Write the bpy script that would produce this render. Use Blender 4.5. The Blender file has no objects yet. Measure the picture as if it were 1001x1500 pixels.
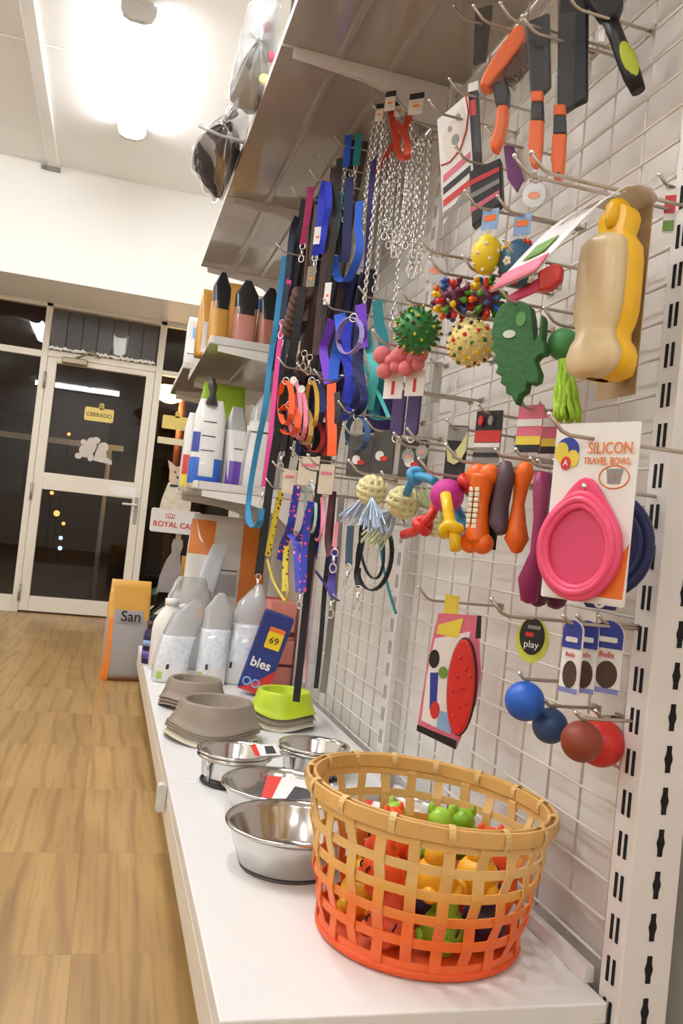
import bpy, bmesh, math, random
from mathutils import Vector, Matrix
random.seed(11)
PI = math.pi
scene = bpy.context.scene
COL = scene.collection

# ------------------------------------------------------------------ camera
CAM = Vector((0.0, 0.0, 0.76))
FPX = 1240.0
_y, _p, _r = math.radians(15.184), math.radians(1.785), math.radians(6.124)
FW = Vector((math.sin(_y) * math.cos(_p), math.cos(_y) * math.cos(_p), math.sin(_p)))
_r0 = Vector((math.cos(_y), -math.sin(_y), 0))
_u0 = _r0.cross(FW)
RT = _r0 * math.cos(_r) + _u0 * math.sin(_r)
UP = -_r0 * math.sin(_r) + _u0 * math.cos(_r)
cd = bpy.data.cameras.new('camera')
cam = bpy.data.objects.new('camera', cd)
COL.objects.link(cam)
cd.sensor_fit = 'VERTICAL'
cd.sensor_height = 36.0
cd.lens = FPX / 1500 * 36.0
cd.clip_start = 0.02
cam.matrix_world = Matrix(((RT.x, UP.x, -FW.x, CAM.x), (RT.y, UP.y, -FW.y, CAM.y), (RT.z, UP.z, -FW.z, CAM.z), (0, 0, 0, 1)))
scene.camera = cam
cd.dof.use_dof = False

# ------------------------------------------------------------------ night sky, exposure
wd = bpy.data.worlds.new('night')
scene.world = wd
wd.use_nodes = True
wd.node_tree.nodes['Background'].inputs[0].default_value = (0.06, 0.034, 0.025, 1)
wd.node_tree.nodes['Background'].inputs[1].default_value = 1.0
vs = scene.view_settings
vs.view_transform = 'Standard'
vs.look = 'None'
vs.gamma = 1
vs.exposure = 0.0
vs.use_curve_mapping = False
LAMP_POWER = 38.0      # emission of the ceiling lamp diffusers

# ------------------------------------------------------------------ geometry of the view: pixel -> point on a plane of the room
def P(px, py, x=None, y=None, z=None):
    d = RT * ((px - 500.5) / FPX) + UP * ((750 - py) / FPX) + FW
    if x is not None: t = (x - CAM.x) / d.x
    elif y is not None: t = (y - CAM.y) / d.y
    else: t = (z - CAM.z) / d.z
    return CAM + d * t
def S(p, n=1.0):                       # metres of n photo pixels at the depth of p
    return n * (p - CAM).dot(FW) / FPX
def PHI(p):
    return math.atan2(p.x - CAM.x, p.y - CAM.y)
def SW(p, n, th):                      # width of a card turned by th that spans n pixels
    return S(p, n) / max(.3, math.cos(th + PHI(p)))
R_ = math.radians

# ------------------------------------------------------------------ materials
def lin(c):
    if isinstance(c, str):
        c = c.lstrip('#'); c = [int(c[i:i + 2], 16) / 255 for i in (0, 2, 4)]
    return tuple((v / 12.92 if v <= .04045 else ((v + .055) / 1.055) ** 2.4) for v in c[:3]) + (1,)
MATS = {}
def mat(name, col, rough=.5, metal=0.0, var=.10, scale=30, bump=0.0, coat=0.0, alpha=1.0, emit=0.0, trans=0.0, sss=0.0):
    if name in MATS: return MATS[name]
    m = bpy.data.materials.new(name); m.use_nodes = True
    nt = m.node_tree; b = nt.nodes['Principled BSDF']
    c = lin(col)
    tc = nt.nodes.new('ShaderNodeTexCoord')
    nz = nt.nodes.new('ShaderNodeTexNoise'); nz.inputs['Scale'].default_value = scale; nz.inputs['Detail'].default_value = 4
    nt.links.new(tc.outputs['Object'], nz.inputs['Vector'])
    mx = nt.nodes.new('ShaderNodeMix'); mx.data_type = 'RGBA'
    mx.inputs['A'].default_value = tuple(v * (1 - var) for v in c[:3]) + (1,)
    mx.inputs['B'].default_value = tuple(min(1, v * (1 + var)) for v in c[:3]) + (1,)
    nt.links.new(nz.outputs['Fac'], mx.inputs['Factor'])
    nt.links.new(mx.outputs['Result'], b.inputs['Base Color'])
    b.inputs['Roughness'].default_value = rough
    b.inputs['Metallic'].default_value = metal
    b.inputs['Coat Weight'].default_value = coat
    b.inputs['Alpha'].default_value = alpha
    b.inputs['Transmission Weight'].default_value = trans
    b.inputs['Subsurface Weight'].default_value = sss
    b.inputs['Subsurface Radius'].default_value = (.01, .006, .004)
    if emit:
        nt.links.new(mx.outputs['Result'], b.inputs['Emission Color']); b.inputs['Emission Strength'].default_value = emit
    if bump:
        bp = nt.nodes.new('ShaderNodeBump'); bp.inputs['Strength'].default_value = bump; bp.inputs['Distance'].default_value = .004
        nt.links.new(nz.outputs['Fac'], bp.inputs['Height']); nt.links.new(bp.outputs['Normal'], b.inputs['Normal'])
    MATS[name] = m
    return m
def ramp_mat(name, stops, tex='grad', axis=2, lo=0, hi=1, rough=.5, scale=20, coat=0, metal=0, rand=.0, bump=0):
    """colour ramp over an object axis ('grad'), voronoi cells ('voronoi') or wave bands ('wave')"""
    if name in MATS: return MATS[name]
    m = bpy.data.materials.new(name); m.use_nodes = True
    nt = m.node_tree; b = nt.nodes['Principled BSDF']
    tc = nt.nodes.new('ShaderNodeTexCoord')
    rp = nt.nodes.new('ShaderNodeValToRGB')
    while len(rp.color_ramp.elements) < len(stops): rp.color_ramp.elements.new(.5)
    for e, (p, c) in zip(rp.color_ramp.elements, stops): e.position = p; e.color = lin(c)
    if tex == 'grad':
        sx = nt.nodes.new('ShaderNodeSeparateXYZ'); nt.links.new(tc.outputs['Object'], sx.inputs[0])
        mr = nt.nodes.new('ShaderNodeMapRange'); mr.inputs['From Min'].default_value = lo; mr.inputs['From Max'].default_value = hi
        nz = nt.nodes.new('ShaderNodeTexNoise'); nz.inputs['Scale'].default_value = scale
        nt.links.new(tc.outputs['Object'], nz.inputs['Vector'])
        ad = nt.nodes.new('ShaderNodeMath'); ad.operation = 'MULTIPLY_ADD'; ad.inputs[1].default_value = rand; 
        nt.links.new(nz.outputs['Fac'], ad.inputs[0]); nt.links.new(sx.outputs[axis], mr.inputs['Value']); nt.links.new(mr.outputs[0], ad.inputs[2])
        nt.links.new(ad.outputs[0], rp.inputs[0])
    elif tex == 'voronoi':
        vo = nt.nodes.new('ShaderNodeTexVoronoi'); vo.inputs['Scale'].default_value = scale; vo.inputs['Randomness'].default_value = .55
        nt.links.new(tc.outputs['Object'], vo.inputs['Vector']); nt.links.new(vo.outputs['Distance'], rp.inputs[0]); rp.color_ramp.interpolation = 'CONSTANT'
    elif tex == 'wave':
        wv = nt.nodes.new('ShaderNodeTexWave'); wv.inputs['Scale'].default_value = scale; wv.inputs['Distortion'].default_value = rand
        wv.bands_direction = 'XYZ'[axis]
        nt.links.new(tc.outputs['Object'], wv.inputs['Vector']); nt.links.new(wv.outputs['Fac'], rp.inputs[0])
    elif tex == 'noise':
        nz = nt.nodes.new('ShaderNodeTexNoise'); nz.inputs['Scale'].default_value = scale; nz.inputs['Detail'].default_value = 3
        nt.links.new(tc.outputs['Object'], nz.inputs['Vector']); nt.links.new(nz.outputs['Fac'], rp.inputs[0])
    nt.links.new(rp.outputs[0], b.inputs['Base Color'])
    b.inputs['Roughness'].default_value = rough; b.inputs['Coat Weight'].default_value = coat; b.inputs['Metallic'].default_value = metal
    MATS[name] = m
    return m
def glass_mat(name, tint=(1, 1, 1), refl=1.0, rough=0.0, film=0.0):
    """thin sheet: sees through, mirrors by the Fresnel law, plus a little scattering film"""
    if name in MATS: return MATS[name]
    m = bpy.data.materials.new(name); m.use_nodes = True
    nt = m.node_tree; nt.nodes.clear()
    out = nt.nodes.new('ShaderNodeOutputMaterial')
    tr = nt.nodes.new('ShaderNodeBsdfTransparent'); tr.inputs[0].default_value = tint + (1,)
    gl = nt.nodes.new('ShaderNodeBsdfGlossy'); gl.inputs['Roughness'].default_value = rough
    fr = nt.nodes.new('ShaderNodeFresnel'); fr.inputs['IOR'].default_value = 1.5
    ml = nt.nodes.new('ShaderNodeMath'); ml.operation = 'MULTIPLY'; ml.inputs[1].default_value = refl; ml.use_clamp = True
    nt.links.new(fr.outputs[0], ml.inputs[0])
    m1 = nt.nodes.new('ShaderNodeMixShader'); nt.links.new(ml.outputs[0], m1.inputs[0])
    nt.links.new(tr.outputs[0], m1.inputs[1]); nt.links.new(gl.outputs[0], m1.inputs[2])
    last = m1
    if film:
        df = nt.nodes.new('ShaderNodeBsdfDiffuse'); df.inputs[0].default_value = (.85, .85, .85, 1)
        m2 = nt.nodes.new('ShaderNodeMixShader'); m2.inputs[0].default_value = film
        nt.links.new(m1.outputs[0], m2.inputs[1]); nt.links.new(df.outputs[0], m2.inputs[2]); last = m2
    nt.links.new(last.outputs[0], out.inputs[0])
    MATS[name] = m
    return m

# ------------------------------------------------------------------ mesh builder
def wm(o):
    M = o.matrix_basis.copy()
    while o.parent: o = o.parent; M = o.matrix_basis @ M
    return M
class MB:
    def __init__(s): s.v = []; s.f = []; s.sm = []
    def add(s, vs_, fs, smooth=False, M=None):
        n = len(s.v)
        s.v += [(M @ Vector(v)) if M is not None else Vector(v) for v in vs_]
        s.f += [tuple(i + n for i in f) for f in fs]; s.sm += [smooth] * len(fs)
        return s
    def box(s, a, b, M=None):
        (x0, y0, z0), (x1, y1, z1) = a, b
        return s.add([(x0, y0, z0), (x1, y0, z0), (x1, y1, z0), (x0, y1, z0), (x0, y0, z1), (x1, y0, z1), (x1, y1, z1), (x0, y1, z1)],
                     [(0, 3, 2, 1), (4, 5, 6, 7), (0, 1, 5, 4), (1, 2, 6, 5), (2, 3, 7, 6), (3, 0, 4, 7)], False, M)
    def tube(s, pts, r, n=8, closed=False, caps=True, M=None):
        pts = [Vector(p) for p in pts]; k = len(pts)
        rs = r if isinstance(r, (list, tuple)) else [r] * k
        tg = []
        for i in range(k):
            a = pts[(i - 1) % k] if (closed or i) else pts[0]; b = pts[(i + 1) % k] if (closed or i < k - 1) else pts[-1]
            t = b - a; tg.append(t.normalized() if t.length > 1e-9 else Vector((0, 0, 1)))
        nn = tg[0].orthogonal().normalized(); V = []
        for i in range(k):
            nn = (nn - tg[i] * nn.dot(tg[i]))
            nn = nn.normalized() if nn.length > 1e-6 else tg[i].orthogonal().normalized()
            bb = tg[i].cross(nn)
            V += [pts[i] + (nn * math.cos(2 * PI * j / n) + bb * math.sin(2 * PI * j / n)) * rs[i] for j in range(n)]
        Fs = []
        for i in range(k if closed else k - 1):
            i2 = (i + 1) % k
            Fs += [(i * n + j, i * n + (j + 1) % n, i2 * n + (j + 1) % n, i2 * n + j) for j in range(n)]
        s.add(V, Fs, True, M)
        if caps and not closed:
            s.add(V[:n], [tuple(reversed(range(n)))], False, M); s.add(V[-n:], [tuple(range(n))], False, M)
        return s
    def cyl(s, a, b, r0, r1=None, n=12, M=None):
        return s.tube([a, b], [r0, r0 if r1 is None else r1], n, M=M)
    def ribbon(s, pts, width, thick=.002, wd=(0, 1, 0), closed=False, M=None):
        pts = [Vector(p) for p in pts]; k = len(pts); wd = Vector(wd).normalized(); V = []
        for i in range(k):
            a = pts[(i - 1) % k] if (closed or i) else pts[0]; b = pts[(i + 1) % k] if (closed or i < k - 1) else pts[-1]
            t = (b - a).normalized()
            w = wd - t * wd.dot(t); w = w.normalized() if w.length > 1e-4 else t.orthogonal().normalized()
            nn = t.cross(w) * (thick / 2); w = w * (width / 2)
            V += [pts[i] + w + nn, pts[i] - w + nn, pts[i] - w - nn, pts[i] + w - nn]
        Fs = []
        for i in range(k if closed else k - 1):
            i2 = (i + 1) % k
            Fs += [(i * 4 + j, i * 4 + (j + 1) % 4, i2 * 4 + (j + 1) % 4, i2 * 4 + j) for j in range(4)]
        if not closed: Fs += [(3, 2, 1, 0), tuple(4 * (k - 1) + j for j in range(4))]
        return s.add(V, Fs, False, M)
    def lathe(s, prof, n=32, c=(0, 0, 0), sx=1, sy=1, M=None, smooth=True):
        V = []; c = Vector(c)
        for r, z in prof:
            V += [(c.x + r * sx * math.cos(2 * PI * j / n), c.y + r * sy * math.sin(2 * PI * j / n), c.z + z) for j in range(n)]
        Fs = []
        for i in range(len(prof) - 1):
            Fs += [(i * n + j, i * n + (j + 1) % n, (i + 1) * n + (j + 1) % n, (i + 1) * n + j) for j in range(n)]
        s.add(V, Fs, smooth, M)
        if prof[0][0] > 1e-5: s.add(V[:n], [tuple(reversed(range(n)))], False, M)
        if prof[-1][0] > 1e-5: s.add(V[-n:], [tuple(range(n))], False, M)
        return s
    def sphere(s, c, r, nu=20, nv=12, M=None, sc=(1, 1, 1)):
        V = [(c[0], c[1], c[2] - r * sc[2])]
        for i in range(1, nv):
            a = -PI / 2 + PI * i / nv
            V += [(c[0] + r * sc[0] * math.cos(a) * math.cos(2 * PI * j / nu), c[1] + r * sc[1] * math.cos(a) * math.sin(2 * PI * j / nu), c[2] + r * sc[2] * math.sin(a)) for j in range(nu)]
        V.append((c[0], c[1], c[2] + r * sc[2])); Fs = []
        for j in range(nu):
            Fs.append((0, 1 + (j + 1) % nu, 1 + j)); Fs.append((len(V) - 1, len(V) - 1 - nu + j, len(V) - 1 - nu + (j + 1) % nu))
        for i in range(nv - 2):
            Fs += [(1 + i * nu + j, 1 + i * nu + (j + 1) % nu, 1 + (i + 1) * nu + (j + 1) % nu, 1 + (i + 1) * nu + j) for j in range(nu)]
        return s.add(V, Fs, True, M)
    def prism(s, out, y0, y1, M=None):            # outline in local x,z, thick along y (front y0)
        n = len(out)
        V = [(x, y0, z) for x, z in out] + [(x, y1, z) for x, z in out]
        Fs = [tuple(range(n)), tuple(reversed(range(n, 2 * n)))] + [(i, i + n, (i + 1) % n + n, (i + 1) % n) for i in range(n)]
        return s.add(V, Fs, False, M)
    def torus(s, c, R, r, M=None, nu=16, nv=6, sx=1, sz=1):   # ring in local x,z plane
        pts = [(c[0] + R * sx * math.cos(2 * PI * i / nu), c[1], c[2] + R * sz * math.sin(2 * PI * i / nu)) for i in range(nu)]
        return s.tube(pts, r, nv, closed=True, M=M)
    def sheet(s, rows, smooth=True, skip=(), M=None): # rows of points -> quad sheet
        m = len(rows[0]); V = [p for r in rows for p in r]
        Fs = [(i * m + j, i * m + j + 1, (i + 1) * m + j + 1, (i + 1) * m + j) for i in range(len(rows) - 1) for j in range(m - 1) if (i, j) not in skip]
        return s.add(V, Fs, smooth, M)
    def build(s, name, m, parent=None, world=False, origin=None, bevel=0, fix=True, solid=0, sub=0):
        V = s.v
        if world and parent is not None:
            I = wm(parent).inverted(); V = [I @ v for v in V]
        if origin is not None:
            o_ = Vector(origin); V = [v - o_ for v in V]
        me = bpy.data.meshes.new(name); me.from_pydata([tuple(v) for v in V], [], s.f)
        me.polygons.foreach_set('use_smooth', s.sm)
        if fix:
            bm = bmesh.new(); bm.from_mesh(me); bmesh.ops.remove_doubles(bm, verts=bm.verts, dist=1e-6)
            bmesh.ops.recalc_face_normals(bm, faces=bm.faces); bm.to_mesh(me); bm.free()
        me.materials.append(m)
        o = bpy.data.objects.new(name, me); COL.objects.link(o)
        if parent is not None: o.parent = parent
        if origin is not None: o.location = origin
        if solid: md = o.modifiers.new('solid', 'SOLIDIFY'); md.thickness = solid; md.offset = 0
        if bevel: md = o.modifiers.new('bevel', 'BEVEL'); md.width = bevel; md.segments = 2; md.limit_method = 'ANGLE'
        if sub: md = o.modifiers.new('sub', 'SUBSURF'); md.levels = sub; md.render_levels = sub
        return o
def tag(o, label, cat, group=None):
    o['label'] = label; o['category'] = cat
    if group: o['group'] = group
    return o
def struct(o, label, cat='structure'):
    o['kind'] = 'structure'; o['label'] = label; o['category'] = cat
    return o
def thing(name, label, cat, loc=(0, 0, 0), rz=0, group=None, rot=None):
    o = bpy.data.objects.new(name, None); COL.objects.link(o)
    o.empty_display_size = .02
    o.location = loc; o.rotation_euler = rot if rot else (0, 0, rz)
    return tag(o, label, cat, group)
def copy_part(o, parent, loc=None):
    c = o.copy(); COL.objects.link(c); c.parent = parent
    if loc is not None: c.location = loc
    return c
def text(s_, size, m, parent, loc, name='lettering', th=.0006, rz=0, bold=0, xs=1, align='CENTER'):
    cu = bpy.data.curves.new('t', 'FONT'); cu.body = s_; cu.size = size; cu.align_x = align; cu.align_y = 'CENTER'; cu.extrude = th / 2; cu.offset = bold; cu.resolution_u = 3
    t = bpy.data.objects.new('t', cu); COL.objects.link(t)
    dg = bpy.context.evaluated_depsgraph_get()
    me = bpy.data.meshes.new_from_object(t.evaluated_get(dg)); bpy.data.objects.remove(t); bpy.data.curves.remove(cu)
    me.transform(Matrix.Rotation(PI / 2, 4, 'X') @ Matrix.Scale(xs, 4, (1, 0, 0)))
    me.materials.clear(); me.materials.append(m); me.name = name
    o = bpy.data.objects.new(name, me); COL.objects.link(o); o.parent = parent; o.location = loc; o.rotation_euler = (0, rz, 0)
    return o
def ell(rx, rz, n=24, cx=0, cz=0): return [(cx + rx * math.cos(2 * PI * i / n), cz + rz * math.sin(2 * PI * i / n)) for i in range(n)]
def rrect(w, h, r, n=4, cx=0, cz=0):
    o = []
    for k, (sx, sz) in enumerate(((1, 1), (-1, 1), (-1, -1), (1, -1))):
        for i in range(n + 1):
            a = k * PI / 2 + i * PI / 2 / n
            o.append((cx + sx * (w / 2 - r) + r * math.cos(a), cz + sz * (h / 2 - r) + r * math.sin(a)))
    return o

# common materials
white_paint = mat('gondola_paint', '#ebe6e1', .35, var=.02)
wall_paint = mat('wall_paint', '#f1ede4', .7, var=.02, scale=8)
ceil_paint = mat('ceiling_paint', '#f3f1ec', .5, var=.02, scale=5)
chrome = mat('chrome', '#e6e4e0', .26, 1, var=.05)
steel = mat('brushed_steel', '#cfccc8', .14, 1, var=.04, scale=60)
zinc = mat('zinc_wire', '#b9ada0', .35, .8, var=.1)
white_wire = mat('white_wire', '#e6dfd6', .4, 0, var=.03)
black_slot = mat('slot_shadow', '#17151a', .9, var=.05)
black_web = mat('black_webbing', '#17171b', .7, var=.3, scale=200, bump=.3)
clear_film = glass_mat('clear_film', (.99, .99, .99), .45, .05, .006)
milky_film = glass_mat('milky_film', (.93, .93, .93), 1.6, .2, .28)
# ------------------------------------------------------------------ the setting
XW, XB, YD, ZC, ZB = .725, .752, 6.43, 2.96, .18       # grid plane, back panels, shop front, ceiling, base shelf top
XL, YR, XR = -3.0, -3.9, .86                           # left wall, rear wall, right wall
# floor: 45 cm wood-look tiles
def wood_tile():
    m = bpy.data.materials.new('wood_tile'); m.use_nodes = True
    nt = m.node_tree; b = nt.nodes['Principled BSDF']; N = nt.nodes.new; L = nt.links.new
    tc = N('ShaderNodeTexCoord'); oi = N('ShaderNodeObjectInfo')
    ofs = N('ShaderNodeVectorMath'); ofs.operation = 'MULTIPLY_ADD'
    cx = N('ShaderNodeCombineXYZ'); L(oi.outputs['Random'], cx.inputs[0]); L(oi.outputs['Random'], cx.inputs[1])
    L(cx.outputs[0], ofs.inputs[0]); ofs.inputs[1].default_value = (3.0, 7.0, 0); L(tc.outputs['Object'], ofs.inputs[2])
    mp = N('ShaderNodeMapping'); mp.inputs['Scale'].default_value = (5, .9, 1); L(ofs.outputs[0], mp.inputs[0])
    n1 = N('ShaderNodeTexNoise'); n1.inputs['Scale'].default_value = 1.0; n1.inputs['Detail'].default_value = 5; n1.inputs['Distortion'].default_value = .6; L(mp.outputs[0], n1.inputs[0])
    wv = N('ShaderNodeTexWave'); wv.bands_direction = 'X'; wv.inputs['Scale'].default_value = .9; wv.inputs['Distortion'].default_value = 7; wv.inputs['Detail'].default_value = 3; wv.inputs['Detail Scale'].default_value = .8; L(mp.outputs[0], wv.inputs[0])
    mp2 = N('ShaderNodeMapping'); mp2.inputs['Scale'].default_value = (95, 3, 1); L(ofs.outputs[0], mp2.inputs[0])
    n2 = N('ShaderNodeTexNoise'); n2.inputs['Scale'].default_value = 1; n2.inputs['Detail'].default_value = 3; L(mp2.outputs[0], n2.inputs[0])
    r1 = N('ShaderNodeValToRGB'); e = r1.color_ramp.elements
    e[0].position = .25; e[0].color = lin('#94703f'); e[1].position = .75; e[1].color = lin('#bb985e')
    L(n1.outputs['Fac'], r1.inputs[0])
    r2 = N('ShaderNodeValToRGB'); e = r2.color_ramp.elements
    e[0].position = .0; e[0].color = lin('#8a6236'); e[1].position = .22; e[1].color = (1, 1, 1, 1); L(wv.outputs['Fac'], r2.inputs[0])
    m1 = N('ShaderNodeMix'); m1.data_type = 'RGBA'; m1.blend_type = 'MULTIPLY'; m1.inputs['Factor'].default_value = .30
    L(r1.outputs[0], m1.inputs['A']); L(r2.outputs[0], m1.inputs['B'])
    r3 = N('ShaderNodeValToRGB'); e = r3.color_ramp.elements; e[0].position = .34; e[0].color = (.5, .44, .38, 1); e[1].position = .5; e[1].color = (1, 1, 1, 1); L(n2.outputs['Fac'], r3.inputs[0])
    m2 = N('ShaderNodeMix'); m2.data_type = 'RGBA'; m2.blend_type = 'MULTIPLY'; m2.inputs['Factor'].default_value = .38
    L(m1.outputs['Result'], m2.inputs['A']); L(r3.outputs[0], m2.inputs['B']); L(m2.outputs['Result'], b.inputs['Base Color'])
    b.inputs['Roughness'].default_value = .34; b.inputs['Coat Weight'].default_value = .15; b.inputs['Coat Roughness'].default_value = .25
    return m
WOOD = wood_tile()
flo = struct(MB().box((XL, YR, -.06), (XR, YD, -.004)).build('floor', mat('floor_screed', '#8a6438', .8)), 'light oak wood-look tile floor of the shop')
T = .452
tile = MB().box((.0002, .0002, -.004), (T - .0002, T - .0002, 0)).build('tile', WOOD, flo)
first = True
for iy in range(-1, 13):
    for ix in range(-4, 2):
        x0, y0 = .02 + ix * T, 1.528 + (iy - 1) * T
        if x0 + T > XR or y0 > YD - .1: continue
        o = tile if first else copy_part(tile, flo)
        first = False; o.location = (x0, y0, 0)
        if y0 + T > YD: o.scale = (1, (YD - y0) / T, 1)
struct(MB().box((XL, YR, ZC), (XR, YD, ZC + .1)).build('ceiling', ceil_paint), 'white painted ceiling over the shop')
ceil = bpy.data.objects['ceiling']
struct(MB().box((XR, YR, 0), (XR + .1, YD, ZC)).build('wall_right', wall_paint), 'white wall behind the display racks')
struct(MB().box((XL - .1, YR, 0), (XL, YD, ZC)).build('wall_left', wall_paint), 'white wall on the far side of the shop')
struct(MB().box((XL, YR - .1, 0), (XR, YR, ZC)).build('wall_rear', wall_paint), 'white wall behind the viewer')
struct(MB().box((XL, 5.76, 2.22), (XR, YD + .15, ZC)).build('wall_front', mat('header_paint', '#f2f0ea', .6, var=.02, scale=6)), 'deep white header wall above the shop front')
# ceiling cover strips
st = struct(MB().box((-.632, YR, ZC - .022), (-.562, 5.76, ZC)).build('trim_1', mat('strip_paint', '#efece6', .45, var=.02), bevel=.006), 'white cover strip along the ceiling panels')
MB().box((-.645, 5.735, ZC - .045), (-.555, 5.765, ZC - .018)).build('end_bracket', mat('bracket_grey', '#8d8a84', .5, .4), st)
MB().box((-.672, 5.74, ZC - .040), (-.650, 5.762, ZC - .016)).build('end_bracket', MATS['bracket_grey'], st)
struct(MB().box((XL, 4.28, ZC - .006), (-.22, 4.292, ZC)).build('trim_2', MATS['strip_paint']), 'thin seam strip across the ceiling')

# shop front frames
fr = mat('door_frame_paint', '#e9e2d3', .45, var=.03)
glz = glass_mat('shop_glass', (.80, .80, .80), .8)
y0, y1 = YD - .03, YD + .03
def frame(mb, x0, x1, z0, z1, a=y0, b=y1): return mb.box((x0, a, z0), (x1, b, z1))
fm = MB(); frame(fm, -.600, -.555, 0, 2.22); frame(fm, .205, .255, 0, 2.22); frame(fm, XL, XR, 2.19, 2.22); frame(fm, -.555, .205, 1.835, 1.885)
w1 = struct(fm.build('window_1', fr, bevel=.004), 'cream metal frame of the glazed shop front')
fm = MB(); frame(fm, XL, -.60, 1.825, 1.87); frame(fm, XL, -.60, 0, .115); fm.build('window_rail', fr, w1)
fm = MB(); frame(fm, .255, XR, 1.825, 1.86); frame(fm, .255, XR, 0, .115); fm.build('window_rail', fr, w1)
for n, (a, b, c, d) in enumerate([(XL, -.60, .115, 1.825), (XL, -.60, 1.87, 2.19), (-.555, .205, 1.885, 2.19), (.255, XR, .115, 1.825), (.255, XR, 1.86, 2.19)]):
    MB().box((a, YD - .004, c), (b, YD + .004, d)).build('pane', glz, w1)
# door leaf
yd0, yd1 = YD - .035, YD + .02
dm = MB(); frame(dm, -.553, -.488, .012, 1.832, yd0, yd1); frame(dm, .143, .203, .012, 1.832, yd0, yd1)
dr = struct(dm.build('door_1', fr, bevel=.004), 'cream framed glass shop door')
for z0_, z1_ in ((1.795, 1.832), (.885, 1.005), (.012, .118)): frame(MB(), -.488, .143, z0_, z1_, yd0, yd1).build('door_rail', fr, dr, bevel=.003)
for z0_, z1_ in ((1.005, 1.795), (.118, .885)): MB().box((-.488, YD - .008, z0_), (.143, YD, z1_)).build('pane', glz, dr)
hz = MB(); hz.tube([(.175, yd0 - .0, .842), (.175, yd0 - .045, .842), (.165, yd0 - .05, .842), (.075, yd0 - .05, .842)], .009, 8)
hd = hz.build('door_handle', mat('handle_white', '#ddd8cc', .4), dr)
MB().box((.163, yd0 - .006, .70), (.190, yd0, .90)).build('handle_plate', mat('plate_alu', '#a9a49a', .4, .5), dr, bevel=.002)
for z_ in (1.66, .86, .14): MB().cyl((-.556, yd0 - .008, z_ - .06), (-.556, yd0 - .008, z_ + .06), .010, n=10).build('hinge', MATS['plate_alu'], dr)
cl = MB().box((-.455, yd0 - .05, 1.795), (-.275, yd0, 1.842)).build('door_closer', mat('closer_bronze', '#9c9078', .4, .6), dr, bevel=.01)
MB().tube([(-.36, yd0 - .03, 1.842), (-.25, yd0 - .07, 1.90), (-.20, y0 - .01, 1.875)], .008, 6).build('closer_arm', MATS['closer_bronze'], cl)
# notices on the door glass
ypl = mat('sign_yellow', '#e6cf74', .5, var=.04)
dk = mat('sign_ink', '#463c22', .6)
sg = thing('closed_sign', 'yellow hanging sign reading CERRADO on the door glass', 'sign', (-.158, YD - .012, 1.467))
MB().prism(rrect(.205, .098, .014), -.004, .003).build('board', ypl, sg)
MB().prism(rrect(.034, .05, .012, cx=.012, cz=.062), -.004, .003).build('hanging_tab', mat('tab_yellow', '#cdb65c', .5), sg)
MB().sphere((.012, -.008, .07), .009, 10, 8, sc=(1, .6, 1)).build('suction_cup', mat('cup', '#8d8358', .3), sg)
text('CERRADO', .040, dk, sg, (0, -.0052, -.004), bold=.0004, xs=.98)
sg = thing('yellow_sign', 'blank yellow hanging sign on the side window', 'sign', (.395, YD - .012, 1.485))
MB().prism(rrect(.20, .10, .010), -.004, .003).build('board', ypl, sg)
MB().prism(rrect(.034, .05, .012, cx=.006, cz=.062), -.004, .003).build('hanging_tab', MATS['tab_yellow'], sg)
tag(MB().prism(rrect(.22, .048, .003), -.003, .003).build('window_sticker', mat('sticker_cream', '#e2d8b4', .6), origin=None), 'narrow cream sticker strip below the blank yellow sign', 'sticker').location = (.385, YD - .012, 1.345)
tag(MB().prism(rrect(.185, .072, .002), -.003, .0).build('notice_paper', mat('paper_white', '#f2f0ea', .6), origin=None), 'white paper notice taped to the door rail', 'paper').location = (.075, yd0 - .002, .932)
# poodle sticker silhouette, two overlapping figures on a short base line
stw = mat('sticker_white', '#cfc6bd', .6)
pd = thing('poodle_sticker', 'white poodle silhouette sticker on the door glass', 'sticker', (-.163, YD - .010, 1.205), rot=(0, R_(0), 0))
def blob(cx, cz, rx, rz, n=16): return ell(rx, rz, n, cx, cz)
parts = [blob(-.082, .052, .020, .020), blob(-.066, -.006, .040, .040), blob(-.105, -.052, .026, .022), blob(-.028, .030, .038, .062), blob(.004, .076, .030, .024), blob(-.020, -.052, .022, .030)]
mb = MB()
for i, q in enumerate(parts): mb.prism(q, -.002 - i * .0001, .001)
mb.prism([(-.06, -.01), (-.02, -.01), (-.05, -.06), (-.10, -.05)], -.0027, .001)
mb.build('dog_shape', stw, pd)
mb = MB(); 
for i, q in enumerate([blob(.062, .030, .036, .038), blob(.050, -.030, .042, .050), blob(.085, -.060, .030, .020)]): mb.prism(q, -.003 - i * .0001, .001)
mb.prism([(.00, -.072), (.135, -.088), (.130, -.055), (.08, -.05), (.06, .0), (.02, .02)], -.0036, .001)
mb.build('cat_shape', stw, pd)
# vertical blind slats behind the door transom, with a white fringe
bl = thing('transom_blind', 'sheer vertical blind with white fringe in the door transom', 'blind', (-.175, YD - .035, 1.885))
slm = glass_mat('blind_sheer', (.82, .80, .78), .6, .3, .035)
for k in range(7):
    xa = -.37 + k * .106
    MB().box((xa, -.012 + .006 * (k % 2), .02), (xa + .100, -.0105 + .006 * (k % 2), .305)).build('slat', slm, bl)
fg = MB()
for k in range(60):
    xa = -.37 + k * .0124
    fg.sphere((xa, -.015, .006 + random.random() * .010), .008 + random.random() * .006, 7, 5)
fo = fg.build('fringe', mat('fringe_white', '#f2efe8', .8), bl); fo['kind'] = 'stuff'
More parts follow.
